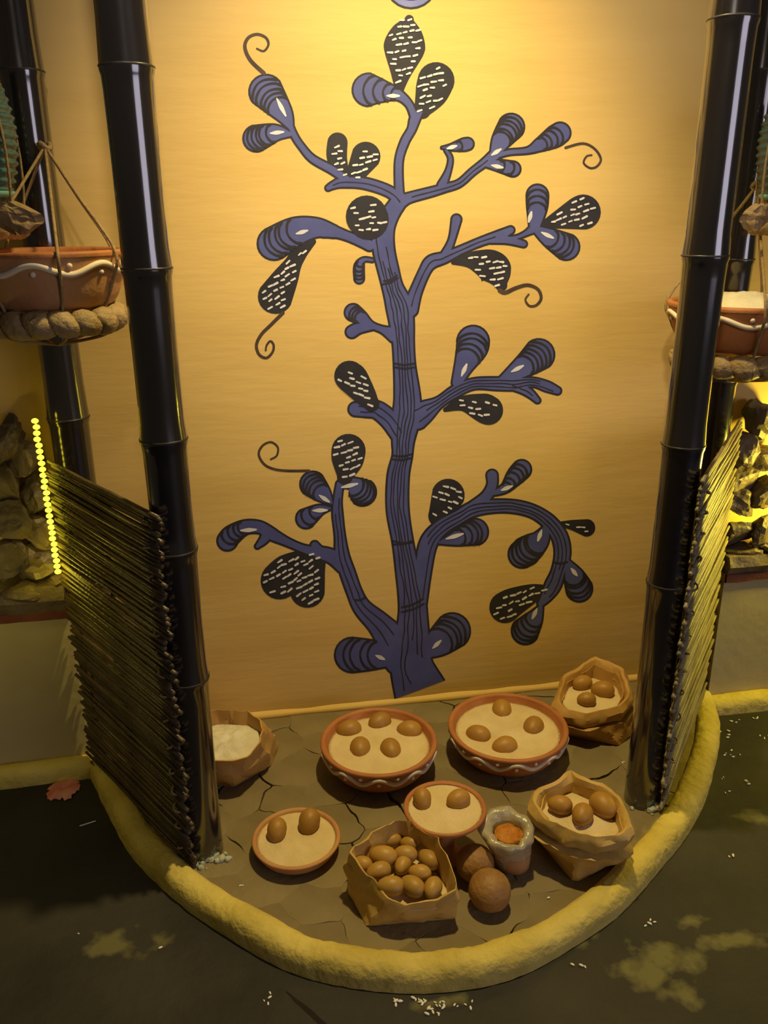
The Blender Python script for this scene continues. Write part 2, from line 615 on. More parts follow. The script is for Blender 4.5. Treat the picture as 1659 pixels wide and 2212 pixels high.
def stroke_geo(pts, dw, y, flat0=False, per=7):
    if len(pts) > 2 and math.hypot(pts[-1][0] - pts[-2][0], pts[-1][1] - pts[-2][1]) < min(14, .3 * pts[-1][2]):
        pts = pts[:-2] + [pts[-1]]
    s = catmull(pts, per) if len(pts) > 2 else [tuple(a + (b - a) * t / 6 for a, b in zip(pts[0], pts[-1])) for t in range(7)]
    vs, fs = [], []
    n = len(s)

    def tang(i):
        a, b = s[max(i - 1, 0)], s[min(i + 1, n - 1)]
        dx, dy = b[0] - a[0], b[1] - a[1]
        L = math.hypot(dx, dy) or 1
        return dx / L, dy / L
    for i, (x, yy, w) in enumerate(s):
        tx, ty = tang(i)
        h = max(.6, (w + dw) / 2)
        vs += [on_wall(x - ty * h, yy + tx * h, y), on_wall(x + ty * h, yy - tx * h, y)]
        if i:
            a = 2 * (i - 1)
            fs.append((a, a + 1, a + 3, a + 2))
    for end, sg in ((0, -1), (n - 1, 1)):
        if flat0 and end == 0:
            continue
        x, yy, w = s[end]
        tx, ty = tang(end)
        h = max(.6, (w + dw) / 2)
        b0 = len(vs)
        K = 12
        for k in range(K + 1):
            q = -PI / 2 + PI * k / K
            dx = tx * math.cos(q) * sg - ty * math.sin(q)
            dy = ty * math.cos(q) * sg + tx * math.sin(q)
            vs.append(on_wall(x + dx * h, yy + dy * h, y))
        fs.append(tuple(range(b0, b0 + K + 1)))
    return vs, fs, s, tang


def orient(vs, fs):
    out = []
    for f in fs:
        a, b, c = vs[f[0]], vs[f[1]], vs[f[2]]
        nrm = (b - a).cross(c - a)
        if len(f) > 4:
            nrm = (vs[f[len(f) // 3]] - a).cross(vs[f[2 * len(f) // 3]] - a)
        out.append(f if nrm.y < 0 else f[::-1])
    return out


def paint(name, geo, m, parent):
    vs, fs = geo[0], geo[1]
    return obj(name, vs, orient(vs, fs), m, parent)


def many(strokes, y):
    vs, fs = [], []
    for st in strokes:
        v, f, _, _ = stroke_geo(st, 0, y, per=4)
        b = len(vs)
        vs += v
        fs += [tuple(i + b for i in q) for q in f]
    return vs, fs


Y_OUT, Y_FILL, Y_BAND, Y_HI = -.0004, -.0008, -.0012, -.0016


def eps():
    _layer[0] += 1
    return -_layer[0] * 1.2e-6


def branch(name, pts, streaks=2, flat0=False, o=9):
    g = stroke_geo(pts, 0, Y_OUT + eps(), flat0)
    b = paint(name, g, M['dark'], mural)
    gf = stroke_geo(pts, -o, Y_FILL + eps(), flat0)
    paint('fill', gf, M['blue'], b)
    s, tang = g[2], g[3]
    st = []
    rr = random.Random(len(pts) * 31 + int(pts[0][0]))
    for k in range(streaks):
        fr = -0.62 + 1.24 * (k + .5) / streaks
        a, e = rr.randint(0, max(1, len(s) // 6)), len(s) - rr.randint(1, max(2, len(s) // 5))
        line = []
        for i in range(a, e, 3):
            x, y, w = s[i]
            tx, ty = tang(i)
            f2 = fr + .12 * nz(i * .21, k * 5.3, pts[0][1])
            line.append((x - ty * w / 2 * f2, y + tx * w / 2 * f2, 2.6 + 1.2 * nz(i * .3, k)))
        if len(line) > 2:
            st.append(line)
    if st:
        paint('bark_line', many(st, Y_BAND + eps()), M['dark'], b)['kind'] = 'stuff'
    return b


def leaf(pts, bands=5, hi=None, o=9, fillm='blue', t0=.42, t1=.98):
    g = stroke_geo(pts, 0, Y_OUT + eps())
    b = paint('leaf', g, M['dark'], mural)
    paint('fill', stroke_geo(pts, -o, Y_FILL + eps()), M[fillm], b)
    s, tang = g[2], g[3]
    x1, y1, w1 = s[-1]
    tx, ty = tang(len(s) - 1)
    ext = list(s) + [(x1 + tx * w1 / 2 * k / 6, y1 + ty * w1 / 2 * k / 6, w1 * math.sqrt(max(.04, 1 - (k / 6) ** 2))) for k in range(1, 7)]
    cum = [0]
    for i in range(1, len(ext)):
        cum.append(cum[-1] + math.hypot(ext[i][0] - ext[i - 1][0], ext[i][1] - ext[i - 1][1]))
    st = []
    for k in range(bands):
        d = cum[-1] * (t0 + (t1 - .12 - t0) * (k + .3) / bands)
        i = min(range(len(ext)), key=lambda j: abs(cum[j] - d))
        x, y, w = ext[i]
        a, c = ext[max(0, i - 1)], ext[min(len(ext) - 1, i + 1)]
        dx, dy = c[0] - a[0], c[1] - a[1]
        L = math.hypot(dx, dy) or 1
        dx, dy = dx / L, dy / L
        line = []
        for q in range(-4, 5):
            f = q / 4
            hw = w / 2 * .93 * f
            bl = w * .26 * (1 - f * f) - w * .10
            lw_ = 4.2 + 2.4 * abs(f)
            px_, py_ = x - dy * hw + dx * bl, y + dx * hw + dy * bl
            for _ in range(30):
                if inside(s, px_, py_, lw_ * .6):
                    break
                px_, py_ = px_ + (x - px_) * .05 - dx * .5, py_ + (y - py_) * .05 - dy * .5
            line.append((px_, py_, lw_))
        st.append(line)
    for line in st:
        paint('stripe', many([line], Y_BAND + eps()), M['dark'], b)
    if hi:
        (xa, ya), (xb, yb) = hi
        paint('highlight', stroke_geo([(xa, ya, 3), ((xa + xb) / 2, (ya + yb) / 2, 9), (xb, yb, 4)], 0, Y_HI + eps(), per=5), M['white'], b)
    return b


def inside(s, x, y, mar):
    return any(math.hypot(x - a, y - c) < w / 2 - mar for a, c, w in s)


def pod(pts, over=False, ang=-12, sx=15, sy=13, seed=1, dl=9, dwid=4.6):
    y = (Y_BAND if over else Y_OUT) + eps()
    g = stroke_geo(pts, 0, y)
    b = paint('seed_pod', g, M['dark'], mural)
    s = g[2]
    rr = random.Random(seed)
    xs = [p[0] for p in s]
    ys = [p[1] for p in s]
    a = math.radians(ang)
    ca, sa = math.cos(a), math.sin(a)
    cx, cy = sum(xs) / len(xs), sum(ys) / len(ys)
    st = []
    for j in range(-9, 10):
        for i in range(-8, 9):
            lx = i * sx + (j % 2) * sx / 2 + rr.uniform(-2.5, 2.5)
            ly = j * sy + rr.uniform(-2, 2)
            x, yy = cx + lx * ca - ly * sa, cy + lx * sa + ly * ca
            if inside(s, x, yy, 8.5) and rr.random() < .86:
                h = dl / 2 * rr.uniform(.7, 1.2)
                th = a + math.radians(rr.uniform(-14, 14))
                st.append([(x - h * math.cos(th), yy - h * math.sin(th), dwid * rr.uniform(.7, 1.05)),
                           (x + h * math.cos(th), yy + h * math.sin(th), dwid * rr.uniform(.8, 1.15))])
    paint('dash_pattern', many(st, Y_HI + eps()), M['white'], b)['kind'] = 'stuff'
    return b


def tendril(pts, w0, w1):
    n = len(pts)
    p = [(x, y, w0 + (w1 - w0) * i / (n - 1)) for i, (x, y) in enumerate(pts)]
    return paint('tendril', stroke_geo(p, 0, Y_OUT + eps()), M['tendril'], mural)


branch('trunk', [(907, 1490, 118), (890, 1440, 98), (890, 1390, 84), (892, 1330, 68), (890, 1290, 64), (880, 1230, 56), (870, 1170, 50), (859, 1100, 53),
                 (860, 1030, 52), (869, 985, 48), (871, 950, 54), (878, 900, 66), (880, 860, 62), (874, 790, 52), (871, 740, 52), (868, 700, 58),
                 (862, 660, 62), (848, 620, 50), (838, 580, 50), (829, 540, 52), (827, 500, 54), (842, 465, 44), (864, 432, 40)], 5, True)
# branches
branch('branch', [(864, 440, 30), (862, 405, 24), (862, 347, 23), (874, 307, 24), (889, 280, 24), (896, 258, 28), (906, 242, 22)], 0)
branch('branch', [(866, 438, 30), (841, 414, 30), (787, 396, 30), (741, 394, 28), (720, 400, 22), (709, 406, 18)], 1)
branch('branch', [(752, 390, 24), (718, 367, 24), (675, 343, 22), (651, 316, 20), (637, 295, 20), (628, 273, 18)], 0)
branch('branch', [(866, 436, 34), (885, 427, 28), (930, 415, 26), (961, 406, 24), (992, 396, 22), (1021, 371, 22), (1046, 352, 24), (1068, 335, 30)], 1)
branch('twig', [(955, 400, 26), (968, 370, 18), (973, 343, 16), (964, 325, 14)], 0)
branch('branch', [(886, 668, 40), (898, 631, 32), (917, 587, 30), (932, 566, 34), (961, 556, 30), (996, 540, 24), (1039, 522, 24), (1080, 508, 27), (1103, 497, 22)], 1)
branch('twig', [(1060, 518, 22), (1096, 518, 24), (1131, 527, 20)], 0)
branch('twig', [(1095, 515, 14), (1118, 512, 15), (1138, 503, 18), (1155, 492, 28)], 0)
branch('twig', [(961, 552, 26), (976, 518, 20), (985, 482, 27), (986, 474, 27)], 0)
leaf([(804, 562, 14), (786, 561, 16), (776, 575, 26), (776, 602, 26)], 4, None)
branch('branch', [(798, 530, 30), (785, 523, 30), (753, 511, 26), (727, 502, 30), (700, 496, 40)], 0)
leaf([(850, 722, 40), (826, 712, 22), (801, 702, 22), (780, 686, 34), (763, 675, 42)], 3, None, t0=.7)
branch('twig', [(805, 707, 18), (776, 709, 29), (760, 717, 32)], 0)
branch('branch', [(900, 900, 62), (922, 886, 50), (950, 868, 30), (986, 844, 32), (1025, 829, 30), (1076, 829, 34), (1115, 829, 34), (1152, 826, 26), (1182, 835, 28), (1204, 844, 22)], 3)
branch('twig', [(1105, 832, 26), (1128, 840, 26), (1145, 850, 24), (1161, 865, 18)], 1)
branch('branch', [(864, 940, 44), (842, 908, 46), (815, 886, 44), (790, 884, 40), (768, 884, 36)], 2)
branch('branch', [(865, 1425, 76), (841, 1376, 70), (817, 1346, 56), (783, 1313, 44), (766, 1280, 38), (751, 1238, 38), (739, 1201, 36), (734, 1156, 28),
                  (729, 1111, 28), (729, 1081, 24), (734, 1046, 22)], 2)
branch('branch', [(742, 1222, 40), (720, 1204, 38), (696, 1195, 34), (657, 1186, 24), (621, 1171, 24), (585, 1153, 32), (561, 1138, 30)], 0)
branch('twig', [(578, 1154, 30), (568, 1168, 24), (556, 1180, 16)], 0)
branch('twig', [(686, 1188, 30), (680, 1178, 24)], 0)
branch('branch', [(903, 1300, 44), (914, 1230, 42), (925, 1175, 44), (950, 1142, 40), (989, 1118, 36), (1025, 1099, 38), (1076, 1093, 34), (1121, 1096, 34), (1158, 1108, 34),
                  (1188, 1130, 38), (1209, 1160, 40), (1215, 1196, 40), (1206, 1235, 36), (1194, 1265, 40), (1180, 1289, 30), (1168, 1304, 20)], 3)
branch('twig', [(1020, 1098, 34), (1050, 1073, 30), (1063, 1048, 28), (1063, 1027, 30)], 0)
# striped leaves
leaf([(628, 275, 20), (612, 245, 46), (585, 207, 76), (575, 198, 78)], 5, ((598, 213), (617, 250)))
leaf([(626, 290, 18), (595, 287, 42), (562, 296, 62), (554, 299, 62)], 5, ((584, 288), (612, 285)))
leaf([(897, 258, 24), (884, 226, 22), (860, 205, 30), (825, 197, 54), (797, 194, 76)], 4, ((836, 207), (862, 207)))
leaf([(955, 319, 10), (975, 318, 20), (1000, 313, 32), (1010, 311, 32)], 1, ((966, 321), (986, 315)))
leaf([(1068, 337, 26), (1082, 305, 46), (1100, 278, 62), (1104, 274, 62)], 5, ((1062, 335), (1082, 322)))
leaf([(1075, 336, 18), (1100, 329, 18), (1140, 325, 20), (1166, 313, 34), (1195, 297, 50), (1210, 287, 50)], 4, None, t0=.6)
leaf([(1050, 353, 22), (1075, 357, 30), (1103, 363, 38), (1108, 365, 38)], 2, ((1062, 357), (1086, 362)))
leaf([(720, 500, 34), (684, 492, 48), (639, 500, 66), (602, 518, 78), (592, 526, 76)], 5, ((640, 505), (664, 498)), t0=.5)
leaf([(1155, 490, 30), (1160, 450, 48), (1161, 422, 52)], 3, ((1142, 480), (1148, 458)))
leaf([(1156, 494, 22), (1185, 512, 44), (1216, 530, 64), (1223, 533, 62)], 4, ((1170, 502), (1195, 514)))
leaf([(988, 826, 30), (1000, 795, 44), (1018, 755, 70), (1022, 738, 74)], 4, ((997, 812), (1008, 787)), t0=.45)
leaf([(1080, 824, 22), (1105, 809, 38), (1140, 785, 58), (1161, 768, 74), (1164, 766, 72)], 5, ((1105, 803), (1130, 790)), t0=.5)
leaf([(740, 1050, 14), (758, 1046, 36), (777, 1057, 64), (783, 1063, 64)], 4, ((738, 1053), (772, 1045)))
leaf([(715, 1086, 16), (700, 1070, 40), (682, 1051, 62), (676, 1046, 60)], 4, ((690, 1070), (711, 1084)))
leaf([(712, 1098, 14), (690, 1102, 30), (666, 1117, 48), (661, 1120, 48)], 2, ((676, 1103), (706, 1102)))
leaf([(590, 1152, 26), (561, 1139, 32), (530, 1139, 36), (502, 1155, 46), (491, 1168, 48)], 4, ((520, 1146), (553, 1144)), t0=.5)
leaf([(860, 1415, 52), (830, 1415, 60), (795, 1415, 72), (761, 1415, 80)], 4, ((812, 1416), (830, 1424)), t0=.35)
leaf([(922, 1407, 40), (945, 1390, 64), (970, 1368, 86), (977, 1363, 82)], 4, ((935, 1400), (952, 1384)), t0=.38)
leaf([(1060, 1067, 16), (1090, 1055, 26), (1112, 1030, 42), (1125, 1016, 48), (1127, 1014, 46)], 5, ((1083, 1059), (1106, 1050)), t0=.35)
leaf([(950, 1172, 14), (985, 1163, 38), (1013, 1152, 62), (1026, 1149, 62)], 4, ((964, 1164), (1000, 1153)))
leaf([(1182, 1136, 18), (1167, 1165, 46), (1140, 1188, 66), (1128, 1197, 64)], 5, ((1170, 1145), (1162, 1168)))
leaf([(1226, 1213, 18), (1238, 1240, 46), (1250, 1266, 62), (1251, 1271, 62)], 4, ((1234, 1228), (1246, 1243)))
leaf([(1170, 1308, 14), (1155, 1335, 42), (1139, 1356, 62), (1135, 1362, 64)], 4, ((1160, 1315), (1150, 1336)))
leaf([(888, -66, 108), (888, -38, 116)], 1, None, fillm='blue2')
# dotted pods
pod([(740, 378, 30), (728, 340, 44), (729, 308, 44)], seed=1)
pod([(770, 372, 44), (785, 345, 62), (790, 338, 64)], seed=2, ang=-15)
pod([(863, 190, 22), (866, 160, 44), (872, 115, 84), (875, 92, 88), (880, 62, 62), (884, 42, 20)], seed=3, ang=-10)
pod([(912, 238, 38), (930, 205, 70), (942, 174, 80)], seed=4, ang=-14)
pod([(792, 467, 90), (796, 474, 88)], True, seed=5, ang=-6)
pod([(676, 522, 14), (648, 545, 34), (634, 568, 38), (618, 598, 56), (598, 635, 76), (595, 640, 76)], seed=6, ang=-32)
pod([(1170, 487, 14), (1205, 475, 40), (1245, 462, 70), (1260, 458, 76)], seed=7, ang=-18)
pod([(980, 566, 12), (1015, 562, 36), (1050, 570, 66), (1068, 582, 74), (1077, 597, 58), (1083, 616, 26)], seed=8, ang=-6)
pod([(962, 885, 10), (1000, 872, 34), (1040, 880, 62), (1055, 886, 64)], seed=9, ang=8)
pod([(803, 872, 34), (790, 855, 48), (765, 822, 66), (755, 812, 66)], True, seed=10, ang=20)
pod([(745, 1030, 34), (750, 1000, 66), (753, 974, 74)], True, seed=11, ang=-20)
pod([(652, 1203, 36), (627, 1228, 72), (604, 1254, 82)], seed=12, ang=-28)
pod([(682, 1208, 46), (671, 1240, 64), (664, 1275, 76)], seed=13, ang=-28)
pod([(950, 1114, 50), (962, 1080, 70), (968, 1070, 72)], seed=14, ang=18)
pod([(1207, 1132, 10), (1235, 1134, 22), (1262, 1139, 38), (1267, 1140, 38)], seed=15, ang=8, sx=12, sy=10, dl=7, dwid=3.6)
pod([(1180, 1274, 22), (1150, 1282, 42), (1110, 1300, 62), (1091, 1312, 68)], seed=16, ang=-20)
# curling tendrils
tendril([(570, 158), (541, 130), (529, 102), (536, 82), (555, 74), (574, 81), (580, 96), (570, 110), (555, 105)], 9, 4)
tendril([(1222, 319), (1259, 310), (1284, 321), (1298, 343), (1290, 359), (1275, 363), (1261, 352), (1267, 338), (1278, 335)], 6, 4)
tendril([(611, 676), (586, 701), (565, 722), (554, 745), (560, 766), (576, 773), (589, 760), (591, 745), (584, 737), (576, 746), (574, 757)], 8, 4)
tendril([(1080, 628), (1092, 632), (1115, 622), (1140, 616), (1162, 625), (1169, 644), (1159, 659), (1144, 661), (1135, 648), (1142, 636)], 10, 4)
tendril([(668, 1017), (621, 1017), (591, 1013), (570, 1002), (559, 981), (567, 963), (585, 955), (600, 966), (598, 984), (585, 992)], 6, 4)
# rings painted across the trunk
for (a, b, c, d) in ((826, 614, 860, 600), (829, 607, 858, 595), (853, 785, 895, 785), (853, 793, 896, 793), (850, 984, 889, 981), (849, 992, 888, 989),
                     (848, 1168, 890, 1172), (849, 1176, 892, 1168), (868, 1312, 914, 1294), (868, 1322, 916, 1304), (1196, 1214, 1226, 1214), (768, 1296, 790, 1290)):
    paint('trunk_ring', stroke_geo([(a, b, 3.5), ((a + c) / 2, (b + d) / 2 + 3, 4.5), (c, d, 3.5)], 0, Y_BAND + eps(), per=5), M['dark'], mural)


# ------------------------------------------------------------------ black bamboo poles
def bamboo(name, x, y, r, z0, z1, nodes, label, taper=0.0):
    t = thing(name, label, 'bamboo pole', (x, y, z0))
    prof = []
    zs = sorted(nodes)
    marks = [z0] + zs + [z1]
    for i in range(len(marks) - 1):
        a, b = marks[i], marks[i + 1]
        for k in range(9):
            f = k / 9
            z = a + (b - a) * f
            bul = 1 - .035 * math.sin(PI * f) ** .5
            if i and k == 0:
                prof += [(r * 1.045, z - z0 + .001)]
                continue
            prof.append((r * bul, z - z0))
        if i < len(marks) - 2:
            prof += [(r * 1.0, b - z0 - .016), (r * 1.06, b - z0 - .006)]
    prof.append((r, z1 - z0))
    v, f = lathe(prof, 40)
    obj('culm', v, f, M['bamboo'], t, True)
    for z in zs:
        v, f = lathe([(r * 1.02, -.0035), (r * 1.075, -.002), (r * 1.075, .001), (r * 1.02, .0025)], 40)
        obj('node_ring', v, f[:-2], M['node'], t, True, loc=(0, 0, z - z0))
    return t


def zs_of(us, y):
    return [wl(u, v, y).z for u, v in us]


PL, PR = (-0.592, -0.570), (0.566, -0.585)
bamboo('bamboo_pole', PL[0], PL[1], .0465, -.02, 2.45, zs_of([(268, 140), (306, 580), (345, 952), (372, 1192), (418, 1470)], -.59), 'black glossy bamboo pole standing at the left front of the display')
bamboo('bamboo_pole', PR[0], PR[1], .0465, -.02, 2.45, zs_of([(1600, 38), (1545, 552), (1485, 962), (1438, 1262)], -.60), 'black glossy bamboo pole standing at the right front of the display')
bamboo('bamboo_pole', -0.876, -0.075, .050, .0, 2.45, zs_of([(40, 150), (143, 905)], -.1) + [.55, .25], 'black glossy bamboo pole against the wall behind the left hanging bowl')
bamboo('bamboo_pole', 0.955, -0.075, .045, .0, 2.45, zs_of([(1645, 150), (1562, 822)], -.1) + [.58, .27, 1.37], 'black glossy bamboo pole against the wall behind the right hanging bowl')


# ------------------------------------------------------------------ reed screens
def reed_mesh(seed, L, m):
    rr = random.Random(seed)
    pts, rad = [], []
    for i in range(9):
        f = i / 8
        pts.append((L * f, .0030 * nz(f * 3, seed * 2.3), .0035 * nz(f * 2.5, seed * 5.1)))
        rad.append(.0058 * (1 - .25 * f) * (1 + .08 * rr.uniform(-1, 1)))
    v, f = tube(pts, rad, 7)
    return mesh('reed', v, f, m, True)


def screen(label, a, b, h, seed, m, inner):
    a, b = Vector((*a, 0)), Vector((*b, 0))
    d = b - a
    L = d.length
    t = thing('reed_screen', label, 'screen', a, math.atan2(d.y, d.x))
    ms = [reed_mesh(seed + k, L, m) for k in range(6)]
    rr = random.Random(seed)
    n = 112 if inner < 0 else 128
    for i in range(n):
        z = .012 + (h - .02) * i / (n - 1)
        o = link('reed', ms[rr.randrange(6)], t, loc=(rr.uniform(-.030, .012), rr.uniform(-.003, .003), z + rr.uniform(-.003, .003)),
                 rot=(rr.uniform(0, 6), rr.uniform(-.012, .012), rr.uniform(-.010, .010)))
    for fx in (.12, .5, .86):
        v, f = tube([(L * fx + .003 * math.sin(k), .0125 * inner, .0 + (h - .03) * k / 12) for k in range(13)], .006, 8)
        obj('batten', v, f, m, t, True)
    # twists of cord that tie the reeds next to the front pole
    for k in range(15):
        z = .04 + (h - .08) * k / 14
        v, f = tube([(.03 + .010 * math.cos(q), .014 * math.sin(q), z + .014 * math.sin(q * .5 + k)) for q in [2 * PI * s / 12 for s in range(12)]], .0028, 6, True)
        obj('cord_tie', v, f, M['rope'], t, True)
    return t


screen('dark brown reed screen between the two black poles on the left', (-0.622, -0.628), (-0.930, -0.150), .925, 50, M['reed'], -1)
screen('olive lit reed screen between the two black poles on the right', (0.590, -0.648), (0.998, -0.138), .935, 90, M['reed_lit'], 1)


# ------------------------------------------------------------------ bowls, dishes
def bowl(name, label, loc, Rr, h, base_r, m_out, m_in, wave=True, group=None, nw=9, amp=.0125, rim=.012):
    t = thing(name, label, 'bowl' if wave else 'dish', loc, 0, group)
    k = .006
    outp = [(base_r * .6, 0), (base_r, 0), (base_r * 1.06, h * .05)]
    for i in range(1, 11):
        f = i / 10
        outp.append((base_r + (Rr - base_r) * (f ** .38), h * (.05 + .87 * f ** 1.5)))
    outp += [(Rr + .002, h * .97), (Rr, h), (Rr - rim * .6, h + .001), (Rr - rim, h - .004)]
    inn = []
    for i in range(1, 9):
        f = i / 8
        inn.append(((Rr - rim) * (1 - .55 * f ** 1.6), h * .96 - (h * .80) * f))
    v, f = lathe(outp + inn, 64)
    b = obj('bowl_body', v, f, m_out, t, True)
    # reddish slip on the rim and inside
    v, f = lathe([(Rr + .0025, h * .93), (Rr + .003, h * .975), (Rr + .0012, h + .001), (Rr - rim * .6, h + .0025), (Rr - rim - .001, h - .003), (Rr - rim - .002, h * .80)], 64)
    obj('rim', v, f[:-2], m_in, t, True)

    def rz(zf):
        for i in range(2, len(outp) - 1):
            if outp[i + 1][1] >= zf * h:
                (r0, z0), (r1, z1) = outp[i], outp[i + 1]
                q = (zf * h - z0) / max(1e-6, z1 - z0)
                return r0 + (r1 - r0) * q
        return Rr
    if wave:
        pts = []
        for i in range(160):
            a = 2 * PI * i / 160
            zz = h * .74 + amp * math.sin(nw * a)
            r = rz(zz / h) + .0012
            pts.append((r * math.cos(a), r * math.sin(a), zz))
        v, f = tube(pts, .0064, 8, True)
        obj('wave_line', v, f, M['slip'], t, True)
        dm = mesh('dot', [p * .0060 for p in ICO2[0]], ICO2[1], M['slip'], True)
        for i in range(2 * nw):
            a = 2 * PI * (i + .5) / (2 * nw)
            sg = 1 if i % 2 == 0 else -1
            zz = h * .74 - sg * amp * .75
            r = rz(zz / h) + .0004
            link('dot', dm, t, loc=(r * math.cos(a), r * math.sin(a), zz))
    return t


def fill_disc(name, label, loc, rad, m, dome=.006, seed=1, cat='flour', rough=.002, group=None):
    vs, fs = [(0, 0, dome)], []
    NR, NA = 14, 48
    for i in range(1, NR + 1):
        f = i / NR
        for j in range(NA):
            a = 2 * PI * j / NA
            r = rad(a) * f if callable(rad) else rad * f
            x, y = r * math.cos(a), r * math.sin(a)
            vs.append((x, y, dome * (1 - f * f) + rough * nz(x * 45, y * 45, seed) * (1 - f ** 6)))
    for j in range(NA):
        fs.append((0, 1 + j, 1 + (j + 1) % NA))
    for i in range(NR - 1):
        for j in range(NA):
            a, b = 1 + i * NA + j, 1 + i * NA + (j + 1) % NA
            fs.append((a, a + NA, b + NA, b))
    # underside so the heap is a body
    b0 = len(vs)
    for j in range(NA):
        a = 2 * PI * j / NA
        r = (rad(a) if callable(rad) else rad) * .86
        vs.append((r * math.cos(a), r * math.sin(a), -.022))
    o0 = 1 + (NR - 1) * NA
    for j in range(NA):
        fs.append((o0 + j, b0 + j, b0 + (j + 1) % NA, o0 + (j + 1) % NA))
    fs.append(tuple(b0 + j for j in range(NA))[::-1])
    o = obj(name, vs, fs, m, None, True, loc=loc)
    return tag(o, label, cat, group, 'stuff')


def egg_mesh(seed, el=1.28):
    vs = []
    for p in ICO3[0]:
        x, y, z = p
        tp = 1 + .10 * x
        d = 1 + .02 * nz(x * 1.7 + seed, y * 1.7, z * 1.7)
        vs.append((x * el * d, y * tp * d, z * tp * d))
    return vs, ICO3[1]


EGGS = [mesh('egg', *egg_mesh(k), M['egg'], True) for k in range(3)]
NUTS = [mesh('nut', *egg_mesh(k + 9, 1.42), M['nut'], True) for k in range(3)]


def egg(u, v, z, r, yaw, label, group, me=None, name='brown_egg', cat='egg', tilt=0.0, el=None):
    """egg with its centre seen at photo pixel u,v when it lies at height z"""
    p = fl(u, v, z)
    o = link(name, me or EGGS[R.randrange(3)], None, loc=p, rot=(0, tilt, yaw))
    o.scale = (r, r, r)
    return tag(o, label, cat, group)


H1 = .100
pb1 = fl(818, 1598, H1)
r1 = 124 * mpp(pb1)
bowl('clay_bowl', 'wide terracotta bowl with white wavy line holding five brown eggs', (pb1.x, pb1.y, 0), r1, H1, .062, M['terracotta'], M['terracotta'], nw=10)
fill_disc('rice_flour', 'pale rice flour filling the terracotta bowl with five eggs', (pb1.x, pb1.y, H1 * .80), r1 * .885, M['flour'], .004, 3)
for (u, v, yw, lb) in ((754, 1577, .1, 'leftmost egg'), (820, 1560, .5, 'egg at the back'), (884, 1578, -.3, 'rightmost egg'), (778, 1617, 1.4, 'front left egg'), (844, 1620, 1.6, 'front right egg')):
    egg(u, v, H1 * .80 + .002, .0295, yw, 'brown %s half sunk in the five-egg bowl of flour' % lb, 'eggs in the left big bowl')
pb2 = fl(1097, 1566, H1)
r2 = 127 * mpp(pb2)
bowl('clay_bowl', 'wide terracotta bowl with white wavy line holding four brown eggs', (pb2.x, pb2.y, 0), r2, H1, .062, M['terracotta'], M['terracotta'], nw=10)
fill_disc('rice_flour', 'pale rice flour filling the terracotta bowl with four eggs', (pb2.x, pb2.y, H1 * .80), r2 * .885, M['flour'], .004, 5)
for (u, v, yw, lb) in ((1084, 1534, 1.3, 'egg at the back'), (1033, 1588, -.7, 'leftmost egg'), (1152, 1571, .9, 'rightmost egg'), (1090, 1613, .15, 'egg at the front')):
    egg(u, v, H1 * .80 + .002, .0295, yw, 'brown %s half sunk in the four-egg bowl of flour' % lb, 'eggs in the right big bowl')

HD = .042
pd1 = fl(640, 1808, HD)
rd1 = 93 * mpp(pd1)
bowl('clay_dish', 'small buff clay dish of flour with two eggs on the left of the mud', (pd1.x, pd1.y, 0), rd1, HD, .06, M['clay_buff'], M['clay_buff'], False, rim=.008)
fill_disc('rice_flour', 'pale flour in the small left clay dish, lumpy at the front', (pd1.x, pd1.y, HD * .86), rd1 * .915, M['flour'], .003, 7, rough=.004)
egg(598, 1793, HD + .012, .0245, 1.3, 'brown egg on the left side of the small left dish', 'eggs in the small left dish', tilt=-.5)
egg(668, 1775, HD + .012, .027, 1.2, 'brown egg on the right side of the small left dish', 'eggs in the small left dish', tilt=-.6)
# footed dish standing behind the bag of nuts
HF = .150
pd2 = fl(961, 1743, HF)
rd2 = 88 * mpp(pd2)
t = thing('footed_dish', 'small clay dish of flour with two eggs behind the open bag of nuts', 'dish', (pd2.x, pd2.y, 0))
v, f = lathe([(.03, 0), (.048, 0), (.045, .01), (.028, .022), (.024, .07), (.03, HF - .045), (.06, HF - .034), (rd2 * .9, HF - .018), (rd2, HF - .002), (rd2 - .003, HF + .001), (rd2 - .008, HF - .003), (rd2 * .85, HF - .014), (.03, HF - .024)], 56)
obj('dish_body', v, f, M['clay_buff'], t, True)
v, f = lathe([(rd2 + .001, HF - .006), (rd2 + .0015, HF), (rd2 - .003, HF + .002), (rd2 - .009, HF - .003)], 56)
obj('rim', v, f[:-2], M['terracotta'], t, True)
fd = fill_disc('rice_flour', 'pale smooth flour in the dish behind the bag of nuts', (pd2.x, pd2.y, HF - .005), rd2 * .92, M['flour'], .003, 8)
for vv in fd.data.vertices:
    if vv.co.z < -.01:
        vv.co.z = -.012
        vv.co.x *= .7
        vv.co.y *= .7
egg(912, 1726, HF + .008, .0225, 1.45, 'long brown egg on the left of the dish behind the nut bag', 'eggs in the footed dish', tilt=-.45)
egg(990, 1727, HF + .006, .0245, .3, 'round brown egg on the right of the dish behind the nut bag', 'eggs in the footed dish')


